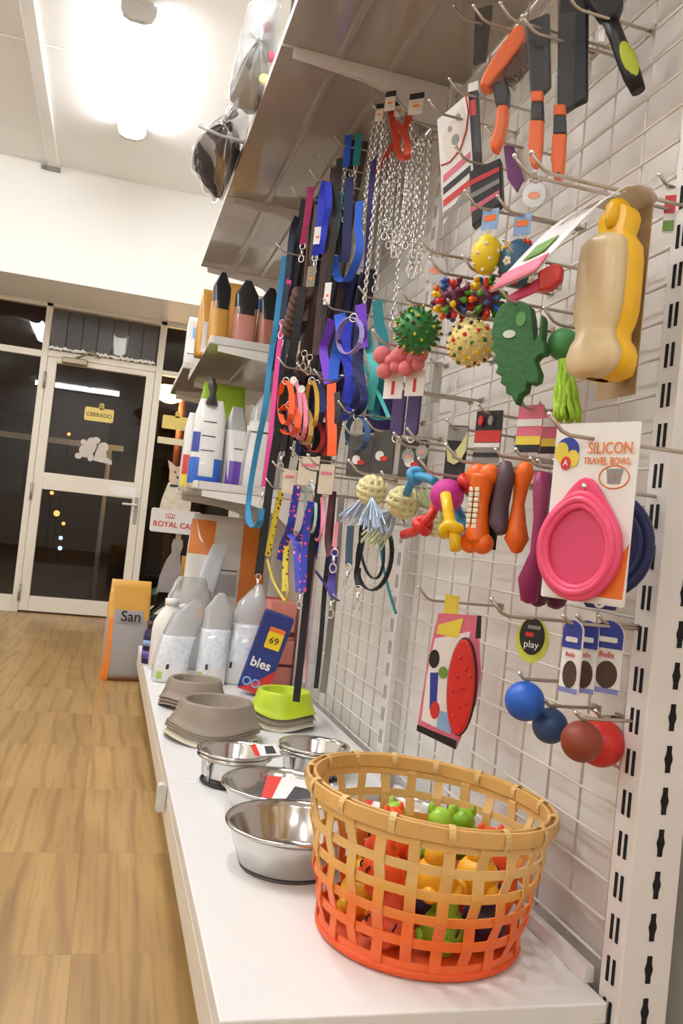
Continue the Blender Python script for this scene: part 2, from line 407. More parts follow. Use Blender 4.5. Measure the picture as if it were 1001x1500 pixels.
# ------------------------------------------------------------------ ceiling lamps
lampm = mat('lamp_diffuser', '#f7faff', .4, emit=LAMP_POWER, var=0)
caps = mat('lamp_cap', '#c9c6c0', .5)
def lamp(name, label, x, y, L=1.22, rz=0):
    t = thing(name, label, 'ceiling lamp', (x, y, ZC), rz, 'ceiling tube lamps')
    pr = [(-.075, -.010), (-.075, -.045), (-.060, -.072), (-.03, -.085), (.03, -.085), (.060, -.072), (.075, -.045), (.075, -.010)]
    d = MB().prism(pr, -L / 2 + .03, L / 2 - .03); d.build('diffuser', lampm, t)
    MB().box((-.06, -L / 2, -.010), (.06, L / 2, 0)).build('tray', caps, t)
    for s in (-1, 1): MB().prism([(a * 1.02, b * 1.02) for a, b in pr], s * (L / 2 - .03), s * (L / 2)).build('end_cap', caps, t)
    return t
lamp('tube_lamp', 'lit tube lamp on the ceiling above the shop door', -.122, 4.33)
lamp('tube_lamp', 'lit tube lamp over the aisle, reflected in the glass above the door', -.122, 1.75)
lamp('tube_lamp', 'lit tube lamp over the middle aisle, reflected in the left window', -1.09, 1.85)
lamp('tube_lamp', 'lit tube lamp across the rear, reflected as a bar in the door glass', -.80, -2.9, 1.5, PI / 2)
lamp('tube_lamp', 'lit tube lamp on the far side of the shop near the window', -2.05, 4.2)
lamp('tube_lamp', 'added unseen tube lamp behind the viewer, brightening the rear of the shop', -2.1, -1.0)  # added lamp, out of view: brightens the rear room mirrored in the door glass

# ------------------------------------------------------------------ street outside, at night
MBx = MB().box((-9, YD + .15, -.08), (9, 30, -.03)).build('street_pavement', mat('asphalt', '#3a342f', .8, var=.3, scale=3)); struct(MBx, 'dark pavement and street outside')
bd = thing('street_building', 'dark building across the street at night', 'building', (0, 17.5, -.03))
fac = MB().box((-12, 0, 0), (12, 4, 9)).build('facade', mat('night_facade', '#6a4a3c', .9, var=.3, scale=1), bd)
for k in range(6):
    MB().box((-8 + k * 2.6, -.05, 1.0), (-6.9 + k * 2.6, .0, 2.6)).build('window', mat('night_window', '#15161a', .2), bd)
aw = thing('awning_rail', 'pale awning rail outside the shop front', 'rail', (-.4, 8.0, 0))
MB().box((-1.0, -.02, 1.335), (.45, .02, 1.385)).build('rail', mat('rail_grey', '#a39d94', .6), aw)
for xx in (-.98, .33): MB().cyl((xx, 0, -.03), (xx, 0, 1.335), .022).build('post', MATS['rail_grey'], aw)
lt = thing('street_lantern', 'glowing amber wall lantern outside the side window', 'lantern', P(247, 596, y=7.3))
lt.location.z = -.03
lz = P(247, 575, y=7.3).z + .03
MB().cyl((.12, .04, 0), (.12, .04, lz + .25), .035).build('post', mat('rust_post', '#7a3f17', .6, var=.25), lt)
MB().box((0, .02, lz + .16), (.14, .05, lz + .19)).build('arm', MATS['rust_post'], lt)
MB().lathe([(.03, .14), (.125, .06), (.13, .05), (.0, .055)], 20, (0, 0, lz)).build('shade', MATS['rust_post'], lt)
MB().lathe([(.115, .05), (.125, .0), (.10, -.06), (.04, -.085), (0, -.088)], 20, (0, 0, lz)).build('globe', mat('lantern_glow', '#ffd9a0', .4, emit=9, var=0), lt)
ld = bpy.data.lights.new('lantern_light', 'POINT'); ld.energy = 25; ld.color = (1, .62, .28); ld.shadow_soft_size = .1; lo = bpy.data.objects.new('lantern_light', ld); COL.objects.link(lo); lo.parent = lt; lo.location = (0, 0, lz - .15)
gl = [(76, 722, 14, .03), (83, 752, 15, .05), (93, 767, 15, .03), (45, 697, 16, .04), (101, 636, 16, .03)]
for k, (a, b, yy, r) in enumerate(gl):
    p = P(a, b, y=yy)
    o = MB().sphere((0, 0, 0), r, 10, 8).build('street_light', mat('amber_light', '#ff9a4a', .5, emit=4, var=0)); o.location = p
    t = MB().cyl((0, 0, -r * .5), (0, 0, -p.z - .03), .012, n=6).build('mast', mat('mast_black', '#141210', .8), o)
    tag(o, ['amber street light seen low through the lower door pane', 'brightest amber street light seen through the lower door pane', 'small amber street light below the brightest one in the door pane', 'small amber street light beside the door hinge', 'small amber street light below the closed sign'][k], 'light', 'amber lights in the street')
for k, (a, b) in enumerate([(89, 788), (88, 803)]):
    p = P(a, b, y=13 - k)
    o = MB().sphere((0, 0, 0), .03, 10, 8).build('blue_light', mat('blue_light', '#a8c4ff', .5, emit=3, var=0)); o.location = p
    MB().cyl((0, 0, -.015), (0, 0, -p.z - .03), .012, n=6).build('mast', MATS['mast_black'], o)
    tag(o, ['upper of two bluish street lights in the lower door pane', 'lower of two bluish street lights in the lower door pane'][k], 'light', 'bluish lights in the street')

# ------------------------------------------------------------------ display racks
YS = [1.005, 2.03, 3.05, 3.97, 4.9]       # uprights
slot_f = MB().box((-.0016, -.0026, -.0165), (.002, .0026, .0165)).build('slot', black_slot)
slot_g = MB().box((-.0016, -.0022, -.0165), (.002, .0022, .0165)).build('slot', mat('slot_grey', '#a39a92', .8)); COL.objects.unlink(slot_g)
slot_s = MB().prism([(-.0035, -.018), (.0035, -.018), (.0035, -.009), (.006, 0), (.0035, .009), (.0035, .018), (-.0035, .018), (-.0035, .009), (-.006, 0), (-.0035, -.009)], -.0016, .002).build('slot', black_slot)
lbl = ['nearest slotted white upright at the open end of the rack', 'slotted white upright between the toy grid and the lead grid', 'white upright between the lead grid and the feed shelves', 'white upright in the middle of the feed shelves', 'farthest white upright near the shop window']
for k, ys in enumerate(YS):
    t = thing('rack_upright', lbl[k], 'upright', (.715, ys, 0), 0, 'rack uprights')
    MB().box((0, -.024, 0), (.075, .024, 2.05)).build('post', white_paint, t, bevel=.002)
    if k < 2:
        for i in range(34):
            z = .165 + i * .0559
            if z > 2.0: break
            for dy in (-.0065, .0065):
                o = slot_f if (k == 0 and i == 0 and dy < 0) else copy_part(slot_f, t)
                o.parent = t; o.location = (0, dy, z)
                if k == 1: o.data = slot_g.data
            if k == 0 and z < 1.2:
                o = slot_s if i == 0 else copy_part(slot_s, t)
                o.parent = t; o.location = (.040, -.024, z + .012)
blb = ['white back panel behind the toy grid', 'white back panel behind the lead grid', 'white back panel behind the feed bags', 'white back panel at the far shelves']
for k in range(4):
    o = MB().box((XB, YS[k] + .026, .02), (XB + .012, YS[k + 1] - .026, 2.05)).build('back_panel', mat('panel_white', '#eae5df', .4, var=.02))
    tag(o, blb[k], 'panel', 'rack back panels')
# base shelves
YB = [1.0, 1.925, 3.02, 3.95]
lbs = ['nearest white base shelf carrying the basket and steel bowls', 'white base shelf carrying the plastic pet bowls', 'white base shelf carrying the litter bags', 'farthest white base shelf near the window']
for k in range(3):
    t = thing('base_shelf', lbs[k], 'shelf', (.19, YB[k], 0), 0, 'white base shelves')
    w_ = YB[k + 1] - YB[k] - .002
    MB().box((0, 0, ZB - .028), (.522, w_, ZB)).build('shelf_top', mat('shelf_white', '#efedea', .28, var=.015), t, bevel=.0025)
    MB().box((.0, 0, .088), (.012, w_, ZB - .029)).build('front_lip', mat('lip_cream', '#eae2d4', .35, var=.02), t, bevel=.003)
    MB().box((.07, 0.002, 0), (.085, w_, ZB - .028)).build('kick_plate', white_paint, t)
    MB().box((.013, .001, .088), (.522, .013, ZB - .029)).build('end_panel', white_paint, t)
    if k < 2:
        tag(MB().box((.706, YB[k] + .05, ZB + .0005), (.7205, YB[k + 1] - .05, ZB + .022)).build('rear_rail', white_paint), ['white rail at the foot of the toy grid', 'white rail at the foot of the lead grid'][k], 'rail')
tag(MB().prism(rrect(.02, .06, .008), -.012, .012).build('joint_clip', mat('clip_plastic', '#dcdad6', .3)), 'small clear plastic clip at the base shelf joint', 'clip').location = (.178, 1.925, .145)
# wire grids: every wire is a rod of its own
def grid(ya, yb, z0_, z1_, label):
    t = thing('wire_grid', label, 'wire grid', (XW, ya, 0), 0, 'wire grid panels')
    n = int(round((yb - ya) / .1)); L = yb - ya
    vw = MB().cyl((.004, 0, z0_), (.004, 0, z1_), .0023, n=6).build('wire', white_wire, t)
    for i in range(n + 1):
        o = vw if i == 0 else copy_part(vw, t)
        o.location = (0, .004 + (L - .008) * i / n, 0)
    hw = MB().cyl((0, 0, 0), (0, L, 0), .0023, n=6).build('wire', white_wire, t)
    z = z0_ + .012; f_ = True
    while z < z1_:
        o = hw if f_ else copy_part(hw, t)
        o.location = (0, 0, z); z += .0529; f_ = False
    return t
grid(1.042, 2.0, .205, 1.93, 'white wire grid behind the dog toys and brushes')
grid(2.06, 3.02, .205, 1.93, 'white wire grid behind the leads and collars')
# upper shelves
sh_under = mat('shelf_enamel', '#a89f96', .18, .0, var=.03, coat=.5)
def shelf(label, ya, yb, xf, z, brackets=True, ribs=(.42, .555)):
    t = thing('metal_shelf', label, 'shelf', (xf, ya, z), 0)
    w_ = yb - ya; d = .711 - xf
    MB().box((0, .003, 0), (d, w_ - .003, .004)).build('shelf_plate', sh_under, t)
    MB().box((0, .003, .004), (.018, w_ - .003, .032)).build('front_lip', white_paint, t, bevel=.003)
    if z > 1.8: MB().box((d, .03, 0), (.749 - xf, w_ - .03, .004)).build('rear_strip', sh_under, t)
    for s in (.003, w_ - .018): MB().box((.018, s, .004), (d, s + .015, .032)).build('end_lip', mat('shelf_lip', '#dcd8d2', .3), t)
    for xr in ribs:
        if xr > xf + .05: MB().prism([(xr - xf - .012, -.0005), (xr - xf + .012, -.0005), (xr - xf + .006, -.010), (xr - xf - .006, -.010)], .02, w_ - .02).build('rib', sh_under, t)
    if brackets:
        for yy in (0.004, w_ - .004):
            MB().add(*(lambda o: ([(x, yy - .0015, z_) for x, z_ in o] + [(x, yy + .0015, z_) for x, z_ in o], [tuple(range(len(o))), tuple(reversed(range(len(o), 2 * len(o))))] + [(i, i + len(o), (i + 1) % len(o) + len(o), (i + 1) % len(o)) for i in range(len(o))]))(
                [(d * .07, -.0005), (d * .07, -.022), (d * .5, -.036), (d * .68, -.055), (d * .84, -.105), (d + .0046, -.118), (d + .0046, -.0005)])).build('bracket', white_paint, t)
    return t
shelf('grey top shelf above the toys, nearest the viewer', 1.03, 2.028, .275, 1.943)
shelf('grey top shelf above the hanging leads', 2.032, 3.048, .275, 1.943)
shelf('grey top shelf farthest from the viewer, above the feed pouches', 3.052, 3.95, .275, 1.943)
shelf('grey shelf at head height carrying small feed pouches', 3.052, 3.95, .275, 1.405, ribs=(.45,))
shelf('grey lower shelf carrying the tall white feed bags', 3.052, 3.95, .275, .880, ribs=(.45,))
shelf('short far shelf carrying a white bag beyond the pouches', 3.99, 4.88, .25, 1.47, ribs=())
# ------------------------------------------------------------------ toys and tools hung on the near grid
HK = {}
def hook(y, z, tip, what, x0=XW, droop=0.0, up=.030, grp='wire hooks on the grids'):
    """bent wire peg clipped to the grid, tip turned up"""
    t = thing('wire_hook', 'chrome wire hook carrying ' + what, 'hook', (x0, y, z), 0, grp)
    L = x0 - tip
    pts = [(-.003, 0, 0), (-.02, 0, 0), (-L * .5, 0, -droop * .5), (-L, 0, -droop), (-L - up * .4, 0, up * .13 - droop), (-L - up, 0, up * .73 - droop)]
    MB().tube(pts, .0026, 7).build('peg', zinc, t)
    MB().box((-.0055, -.012, -.006), (-.0026, .012, .006)).build('clip_plate', zinc, t)
    MB().sphere((-L - up, 0, up * .73 - droop), .0036, 8, 6).build('tip', chrome, t)
    return t
def plane(p, th):
    n = Vector((math.sin(th), -math.cos(th), 0)); X = Vector((math.cos(th), math.sin(th), 0))
    def f(px, py):
        d = RT * ((px - 500.5) / FPX) + UP * ((750 - py) / FPX) + FW
        q = CAM + d * ((p - CAM).dot(n) / d.dot(n))
        return ((q - p).dot(X), q.z - p.z)
    return f
def rub(name, col, **k): return mat('rubber_' + name, col, k.pop('rough', .42), var=.06, scale=60, **k)
OR = rub('orange', '#f06a12'); MG = rub('magenta', '#c22a86'); RD = rub('red', '#d42a22'); BL = rub('blue', '#1f58b8'); YL = rub('yellow', '#f4c414')
PK = rub('pink', '#f0527a'); GR = rub('green', '#2f7d3a'); NV = rub('navy', '#20265a'); PU = rub('plum', '#6a2148'); LB = rub('light_blue', '#3f94be')
WC = mat('card_white', '#efece6', .5, var=.03); KB = mat('kraft_back', '#a98f6c', .7, var=.08); BK = mat('card_black', '#1d1a1c', .45); RC = mat('card_red', '#cf2f2c', .45)
BLC = mat('card_blue', '#2f3f9a', .45); PKC = mat('card_pink', '#dc6f86', .5, var=.2); YC = mat('card_yellow', '#e9d34a', .5); GRC = mat('card_grey', '#8f8a86', .5, var=.15); ORC = mat('card_orange', '#ef7a2a', .5, var=.15)
SKC = mat('card_sky', '#8fb2dd', .5, var=.2); GNC = mat('card_green', '#6f9a3c', .5, var=.2)
def card(name, label, cat, px, py, x, w, h, th, m=WC, r=.003, t_=.0012, group=None):
    p = P(px, py, x=x)
    t = thing(name, label, cat, p, th, group)
    W, H = SW(p, w, th), S(p, h)
    MB().prism(rrect(W, H, min(r, W * .2), 3), -t_ / 2, t_ / 2).build('card', m, t)
    return t, p, W, H
def flat(t, out, m, name, d=1, th=.0005):        # print or label slightly proud of the card front
    host = next((c for c in t.children if c.name.split('.')[0] in ('card', 'box', 'sleeve', 'sachet', 'pack')), t)
    return MB().prism(out, -.0006 - .0004 * d - th, -.0006 - .0004 * (d - 1)).build(name, m, host)
def rect(cx, cz, w, h): return [(cx - w / 2, cz - h / 2), (cx + w / 2, cz - h / 2), (cx + w / 2, cz + h / 2), (cx - w / 2, cz + h / 2)]

# --- yellow bone bottle with cream drinking tray on a folded card
th = R_(-84); p = P(886, 428, x=.60)
t = thing('travel_water_bottle', 'yellow bone-shaped pet water bottle with cream tray on a folded white card', 'bottle', p, th)
H = .236; W = .088
prof = [(0, .10), (.012, .30), (.04, .44), (.09, .52), (.14, .525), (.185, .45), (.225, .36), (.27, .35), (.33, .41), (.40, .445), (.55, .45), (.68, .44), (.76, .41), (.80, .33), (.83, .28), (.88, .315), (.93, .33), (.965, .29), (.99, .17), (1, .03)]
def halfbone(pr, front, dep):
    rows = []
    for q, hw in pr:
        z = (q - .5) * H; d_ = dep * min(1, (hw / .44) ** .6)
        rows.append([Vector((hw * W * math.cos(a), -front * d_ * math.sin(a) ** .7 if math.sin(a) > 1e-6 else 0, z)) for a in [PI * i / 14 for i in range(15)]])
    mb = MB().sheet(rows); mb.sheet([[r[0], r[-1]] for r in rows], False); return mb
halfbone(prof, -1, .048).build('bottle', mat('bottle_yellow', '#f6bf12', .35, var=.03, sss=.1), t)
tp = [(q, hw * 1.02) for q, hw in prof if q <= .79] + [(.80, .30), (.805, .05)]
halfbone(tp, 1, .034).build('drinking_tray', mat('tray_cream', '#e6cfa2', .3, var=.04, sss=.2), t)
MB().lathe([(.012, .0), (.016, .012), (.016, .03), (.010, .038), (0, .039)], 20, (0, .008, H / 2 - .03)).build('cap', MATS['bottle_yellow'], t)
MB().prism(rect(-.024, .0, .080, .262), .052, .0535).build('backing_card', KB, t)
rows = []
for s_, (o_, z_) in enumerate([(.052, .128), (.040, .141), (.018, .142), (-.008, .130), (-.036, .108), (-.056, .088), (-.084, .054), (-.112, .018), (-.130, -.010)]):
    wd_ = .092 if s_ < 3 else .108
    rows.append([Vector((-.018 + wd_ * (j / 8 - .5), o_, z_)) for j in range(9)])
MB().sheet(rows, True, skip={(4, j) for j in (2, 3, 4, 5, 6)} | {(3, j) for j in (2, 3, 4, 5, 6)} | {(2, j) for j in (4, 5)}).build('header_flap', mat('flap_white', '#efecea', .4, var=.03), t, solid=.0012)
MB().sheet([[Vector((-.018 + .108 * (j / 6 - .5), o_ - .0012, z_ + .0009)) for j in range(7)] for o_, z_ in ((-.1135, .0175), (-.1315, -.0105))], True).build('printed_band', PKC, t, solid=.0006)
MB().sheet([[Vector((-.02 + .05 * (j / 6 - .4), o_ - .0010, z_ + .0012)) for j in range(7)] for o_, z_ in ((-.0855, .0535), (-.106, .0275))], True).build('printed_picture', GNC, t, solid=.0006)
hook(p.y + .012, p.z + .146, p.x - .09, 'the yellow bone bottle', droop=-.0)

# --- collapsible silicone bowl on a printed card, navy one hanging behind
th = R_(-64)
t, p, W, H = card('silicone_bowl_pack', 'pink silicone travel bowl on a white printed card', 'bowl pack', 864, 750, .565, 118, 264, th)
f = plane(p, th)
def teardrop(s, n=40, tip=.36):
    o = []
    for i in range(n):
        a = 2 * PI * i / n + PI / 2
        x, z = math.cos(a) * .5, math.sin(a) * .5
        k = max(0, math.sin(a)) ** 6 * tip
        o.append((x * s * (1 - .12 * max(0, math.sin(a)) ** 2), (z + k * .45) * s * 1.12))
    return o
cx, cz = f(853, 803)
bs = S(p, 137)
bw_ = bs * .92 / max(.01, 1)
def td(scale, y, tipk): return [Vector((cx + x, y, cz + z)) for x, z in teardrop(bs * scale, tip=tipk)]
MB().prism([(cx + x, cz + z) for x, z in teardrop(bs, tip=.40)], -.008, -.0012).build('bowl_rim', PK, t, bevel=.002)
for k, (sc_, yy) in enumerate(((.94, -.010), (.86, -.014), (.78, -.012))):
    MB().tube(td(sc_, yy, .10 - .03 * k), .0052, 8, closed=True).build('fold_ring', PK, t)
MB().prism([(cx + x, cz + z) for x, z in teardrop(bs * .72, tip=.0)], -.0105, -.008).build('bowl_floor', rub('pink_deep', '#d8446c'), t)
MB().sphere((cx + .001, -.009, cz + bs * .66), .0042, 10, 6).build('rivet', chrome, t)
ox, oz = f(902, 657); text('SILICON', .0205, ORC, t, (ox - .006, -.0022, oz), xs=.80)
ox, oz = f(897, 676); text('TRAVEL BOWL', .0125, ORC, t, (ox - .006, -.0022, oz), xs=.78)
ox, oz = f(906, 699)
ox -= .005; MB().torus((ox, -.0012, oz), .020, .0008, None, 28, 5, sx=1, sz=.70).build('printed_ring', ORC, t)
flat(t, [(ox - .011, oz + .010), (ox + .011, oz + .010), (ox + .008, oz - .008), (ox - .008, oz - .008)], GRC, 'printed_bowl')
text('+', .010, ORC, t, (ox, -.0024, oz))
ox, oz = f(832, 665)
flat(t, ell(.017, .017, 20, ox, oz + .004), BLC, 'emblem_arch'); flat(t, ell(.010, .013, 16, ox - .008, oz + .002), YC, 'emblem_left', 2); flat(t, ell(.009, .011, 16, ox + .009, oz - .006), YC, 'emblem_right', 2)
flat(t, ell(.0075, .0085, 16, ox, oz - .012), RC, 'emblem_disc', 3); text('A', .011, WC, t, (ox, -.0028, oz - .012))
flat(t, [(W * .05, -H * .49), (W * .47, -H * .49), (W * .49, -H * .16), (W * .30, -H * .34)], ORC, 'orange_print')
flat(t, rect(0, -H * .475, W * .96, H * .03), WC, 'white_strip', 2)
hook(p.y + .004, p.z + H / 2 - .02, p.x - .035, 'the pink silicone bowl')
th = R_(-50); p2 = P(888, 797, x=.645); t = thing('silicone_bowl', 'navy silicone bowl hanging behind the pink bowl card', 'bowl', p2, th)
b2 = S(p2, 158)
MB().prism(ell(b2 * .44, b2 * .5, 32), -.004, .004).build('bowl', NV, t, bevel=.002)
for k in (.40, .33): MB().torus((0, -.004, 0), b2 * k, .004, None, 32, 6, sz=1.12).build('fold_ring', NV, t)
MB().prism([(-.030, -b2 * .46), (.030, -b2 * .46), (.020, -b2 * .60), (-.018, -b2 * .60)], -.003, .003).build('tab', NV, t)
MB().torus((0, -.003, -b2 * .545), .006, .002, None, 14, 6).build('eyelet', WC, t)
hook(p2.y, p2.z + b2 * .5, p2.x - .01, 'the navy silicone bowl')

# --- rubber bones
def bone_mesh(L, r, lobe, tilt=0):
    mb = MB(); pr = []
    for i in range(17):
        q = i / 16; z = (q - .5) * L
        pr.append((r * (1 + .18 * math.cos((q - .5) * 2 * PI) * -1), z))
    mb.lathe([(0, pr[0][1])] + pr + [(0, pr[-1][1])], 20)
    for s in (-1, 1):
        for sx in (-1, 1): mb.sphere((sx * lobe * .55, 0, s * (L / 2)), lobe, 16, 10, sc=(1, .92, .95))
    return mb
# orange bone with a toothy grin
th = R_(-48); p = P(703, 745, x=.55); t = thing('toothy_bone', 'orange rubber bone with moulded eyes and white teeth', 'pet toy', p, th)
L = S(p, 108); r = S(p, 16)
bone_mesh(L * .93, r, S(p, 17)).build('bone', OR, t)
f = plane(p, th); tw = mat('tooth_cream', '#f1e2c4', .4)
for side in (-1, 1):
    for k in range(8):
        z = (k - 3.5) * L * .072
        xx = -r * .30 + side * r * .32
        yy = -math.sqrt(max(1e-6, r * r - xx * xx)) * .96
        MB().box((xx - r * .24, yy - .0022, z - L * .030), (xx + r * .24, yy + .004, z + L * .030)).build('tooth', tw, t, bevel=.0012)
MB().box((-r * .34, -r * .98, -L * .33), (-r * .26, -r * .9, L * .30)).build('mouth_line', BK, t)
for s in (1, -1):
    z = s * L * .375
    ey = MB().sphere((-r * .25, -r * .78, z), r * .42, 14, 9, sc=(1, .5, 1.1)).build('eye', tw, t)
    MB().sphere((-r * .30, -r * .97, z - .001), r * .17, 10, 7, sc=(1, .4, 1)).build('pupil', BK, ey)
bp = MB().prism(rect(r * .5, -.004, r * 1.9, L * 1.0), r * 1.16, r * 1.16 + .0015).build('backing_card', BK, t)
hook(p.y + .015, p.z + L * .62, p.x - .03, 'the toothy orange bone')
def spindle(name, label, cat, pts, x, rs, m, what, extra=None):
    P0 = P(*pts[0], x=x); pp = [P(a, b, x=x) - P0 for a, b in pts]
    o = MB().tube([pp[0] - (pp[1] - pp[0]).normalized() * S(P0, rs[0]) * .4] + pp + [pp[-1] + (pp[-1] - pp[-2]).normalized() * S(P0, rs[-1]) * .35], [S(P0, rs[0]) * .3] + [S(P0, v) for v in rs] + [S(P0, rs[-1]) * .3], 16)
    o = o.build(name, m); o.location = P0; tag(o, label, cat)
    hook(P0.y + .004, P0.z + .012, x - .004, what, up=.012); return o
spindle('rubber_bone', 'slim dark plum rubber bone beside the toothy orange bone', 'pet toy', [(740, 680), (742, 695), (738, 715), (733, 740), (730, 765), (735, 778)], .575, [10, 13, 13, 13, 15, 9], mat('rubber_dusk', '#57424c', .5), 'the dark plum bone')
spindle('rubber_bone', 'slim orange rubber bone right of the dark plum one', 'pet toy', [(770, 680), (769, 692), (764, 712), (760, 738), (758, 765), (757, 790), (757, 808)], .60, [10, 14, 11, 9, 13, 18, 8], OR, 'the slim orange bone')
spindle('rubber_bone', 'long magenta rubber bone left of the bowl card', 'pet toy', [(792, 694), (793, 712), (792, 760), (787, 810), (776, 850), (775, 880)], .60, [9, 12, 10, 10, 17, 12], rub('berry', '#8e1f55'), 'the long magenta bone')
spindle('rubber_bone', 'second magenta rubber bone just behind the long one', 'pet toy', [(802, 696), (803, 715), (803, 765), (799, 815), (789, 855), (788, 885)], .632, [8, 12, 9, 10, 17, 11], PU, 'the second magenta bone')
spindle('rubber_bone', 'dark magenta rubber bone mostly hidden behind the bowl card', 'pet toy', [(826, 696), (827, 715), (826, 770), (822, 825), (814, 862), (815, 888)], .665, [8, 12, 9, 10, 22, 12], rub('mulberry', '#5c1f3f'), 'the hidden dark magenta bone')

# --- magenta ball with four knotted arms
p = P(655, 726, x=.55); r = S(p, 25)
t = thing('knotted_arm_ball', 'magenta rubber ball with red, yellow and blue knotted arms', 'pet toy', p)
MB().sphere((0, 0, 0), r, 28, 18).build('ball', mat('magenta_dimple', '#cf2f96', .45, var=.2, scale=350, bump=.6), t)
def arm(pts, x0, m, rpx, knot, kr=1.9):
    q = [P(a, b, x=xx) for a, b, xx in pts]; rr = S(p, rpx)
    MB().tube(q, rr, 10).build('arm', m, t, world=True)
    k = q[knot]; d_ = (q[min(knot + 1, len(q) - 1)] - q[knot - 1]).normalized(); o_ = d_.orthogonal()
    o_ = Vector((0, 0, 1)).cross(d_) if abs(d_.z) < .9 else Vector((0, 1, 0)).cross(d_); o_.normalize(); b_ = d_.cross(o_)
    MB().tube([k + (o_ * math.cos(a) + b_ * math.sin(a)) * rr * 1.35 + d_ * rr * .5 * math.sin(2 * a) for a in [2 * PI * i / 18 for i in range(18)]], rr * 1.0, 8, closed=True).build('knot', m, t, world=True)
arm([(638, 742, .55), (630, 758, .54), (620, 770, .535), (607, 779, .53), (592, 783, .53)], 0, RD, 7.5, 2)
arm([(653, 724, .505), (657, 750, .505), (661, 775, .51), (667, 788, .515), (668, 806, .515)], 0, YL, 7.5, 2)
arm([(638, 706, .56), (625, 699, .555), (609, 697, .55), (602, 708, .55), (596, 724, .55)], 0, LB, 7, 2)
arm([(672, 716, .57), (684, 708, .575), (694, 705, .59)], 0, RD, 7, 1)
arm([(668, 742, .58), (676, 760, .585), (680, 775, .59), (683, 795, .59)], 0, LB, 8, 2)
hook(p.y + .02, p.z + r * 1.25, p.x - .02, 'the ball with knotted arms')

# --- balls with spikes, studs and dots
def fib(n): 
    return [Vector((math.cos(i * 2.39996) * math.sqrt(1 - (1 - 2 * (i + .5) / n) ** 2), math.sin(i * 2.39996) * math.sqrt(1 - (1 - 2 * (i + .5) / n) ** 2), 1 - 2 * (i + .5) / n)) for i in range(n)]
p = P(612, 484, x=.52); r = S(p, 30); t = thing('spiky_ball', 'green spiky rubber ball with yellow and red tips', 'pet toy', p)
MB().sphere((0, 0, 0), r, 24, 16).build('ball', GR, t)
sp = MB(); tips = [MB(), MB()]
for i, n_ in enumerate(fib(90)):
    sp.cyl(n_ * r * .95, n_ * r * 1.22, r * .12, r * .06, 6)
    if i % 3: tips[i % 2].sphere(tuple(n_ * r * 1.20), r * .075, 6, 5)
o = sp.build('spikes', GR, t, fix=False); o['kind'] = 'stuff'
for m_, mb in ((YL, tips[0]), (mat('rubber_brick', '#8a3a24', .5), tips[1])): o = mb.build('spike_tips', m_, t, fix=False); o['kind'] = 'stuff'
hook(p.y, p.z + r * 1.3, p.x - .015, 'the green spiky ball')
p = P(690, 502, x=.57); r = S(p, 33); t = thing('dotted_ball', 'cream rubber ball with coloured dots and small studs', 'pet toy', p)
MB().sphere((0, 0, 0), r, 24, 16).build('ball', rub('cream', '#ecd98a'), t)
sp = MB(); 
for n_ in fib(130): sp.cyl(n_ * r * .97, n_ * r * 1.10, r * .07, r * .05, 6)
o = sp.build('studs', MATS['rubber_cream'], t, fix=False); o['kind'] = 'stuff'
dm_ = [RD, YL, mat('rubber_ink', '#2b2a4a', .5), GR, mat('rubber_maroon', '#7a1f1f', .5)]
for i, n_ in enumerate(fib(46)):
    MB().sphere(tuple(n_ * r * 1.02), r * .10, 8, 6).build('dot', dm_[i % 5], t)
hook(p.y, p.z + r * 1.15, p.x - .02, 'the cream dotted ball')
def molecule(px, py, x, label, what, seed):
    p = P(px, py, x=x); r = S(p, 20); t = thing('knobbly_ball', label, 'pet toy', p, 0, 'knobbly molecule balls')
    MB().sphere((0, 0, 0), r, 18, 12).build('core', mat('rubber_violet', '#6b2a4e', .45), t)
    ms = [OR, YL, BL, rub('leaf', '#4f9a34'), mat('rubber_violet', '#6b2a4e', .45), RD, rub('steel_blue', '#3f5f8f')]
    rnd = random.Random(seed)
    for n_ in fib(38):
        m_ = rnd.choice(ms); a_ = n_ * r * .9
        mb = MB(); mb.cyl(a_, n_ * r * 1.35, r * .17, r * .15, 8); mb.sphere(tuple(n_ * r * 1.45), r * .24, 9, 7); mb.build('knob', m_, t)
    hook(p.y, p.z + r * 1.75, p.x - .02, what)
molecule(664, 438, .535, 'multicoloured knobbly molecule ball above the green spiky ball', 'the left knobbly ball', 3)
molecule(712, 436, .585, 'multicoloured knobbly molecule ball above the cream dotted ball', 'the right knobbly ball', 8)
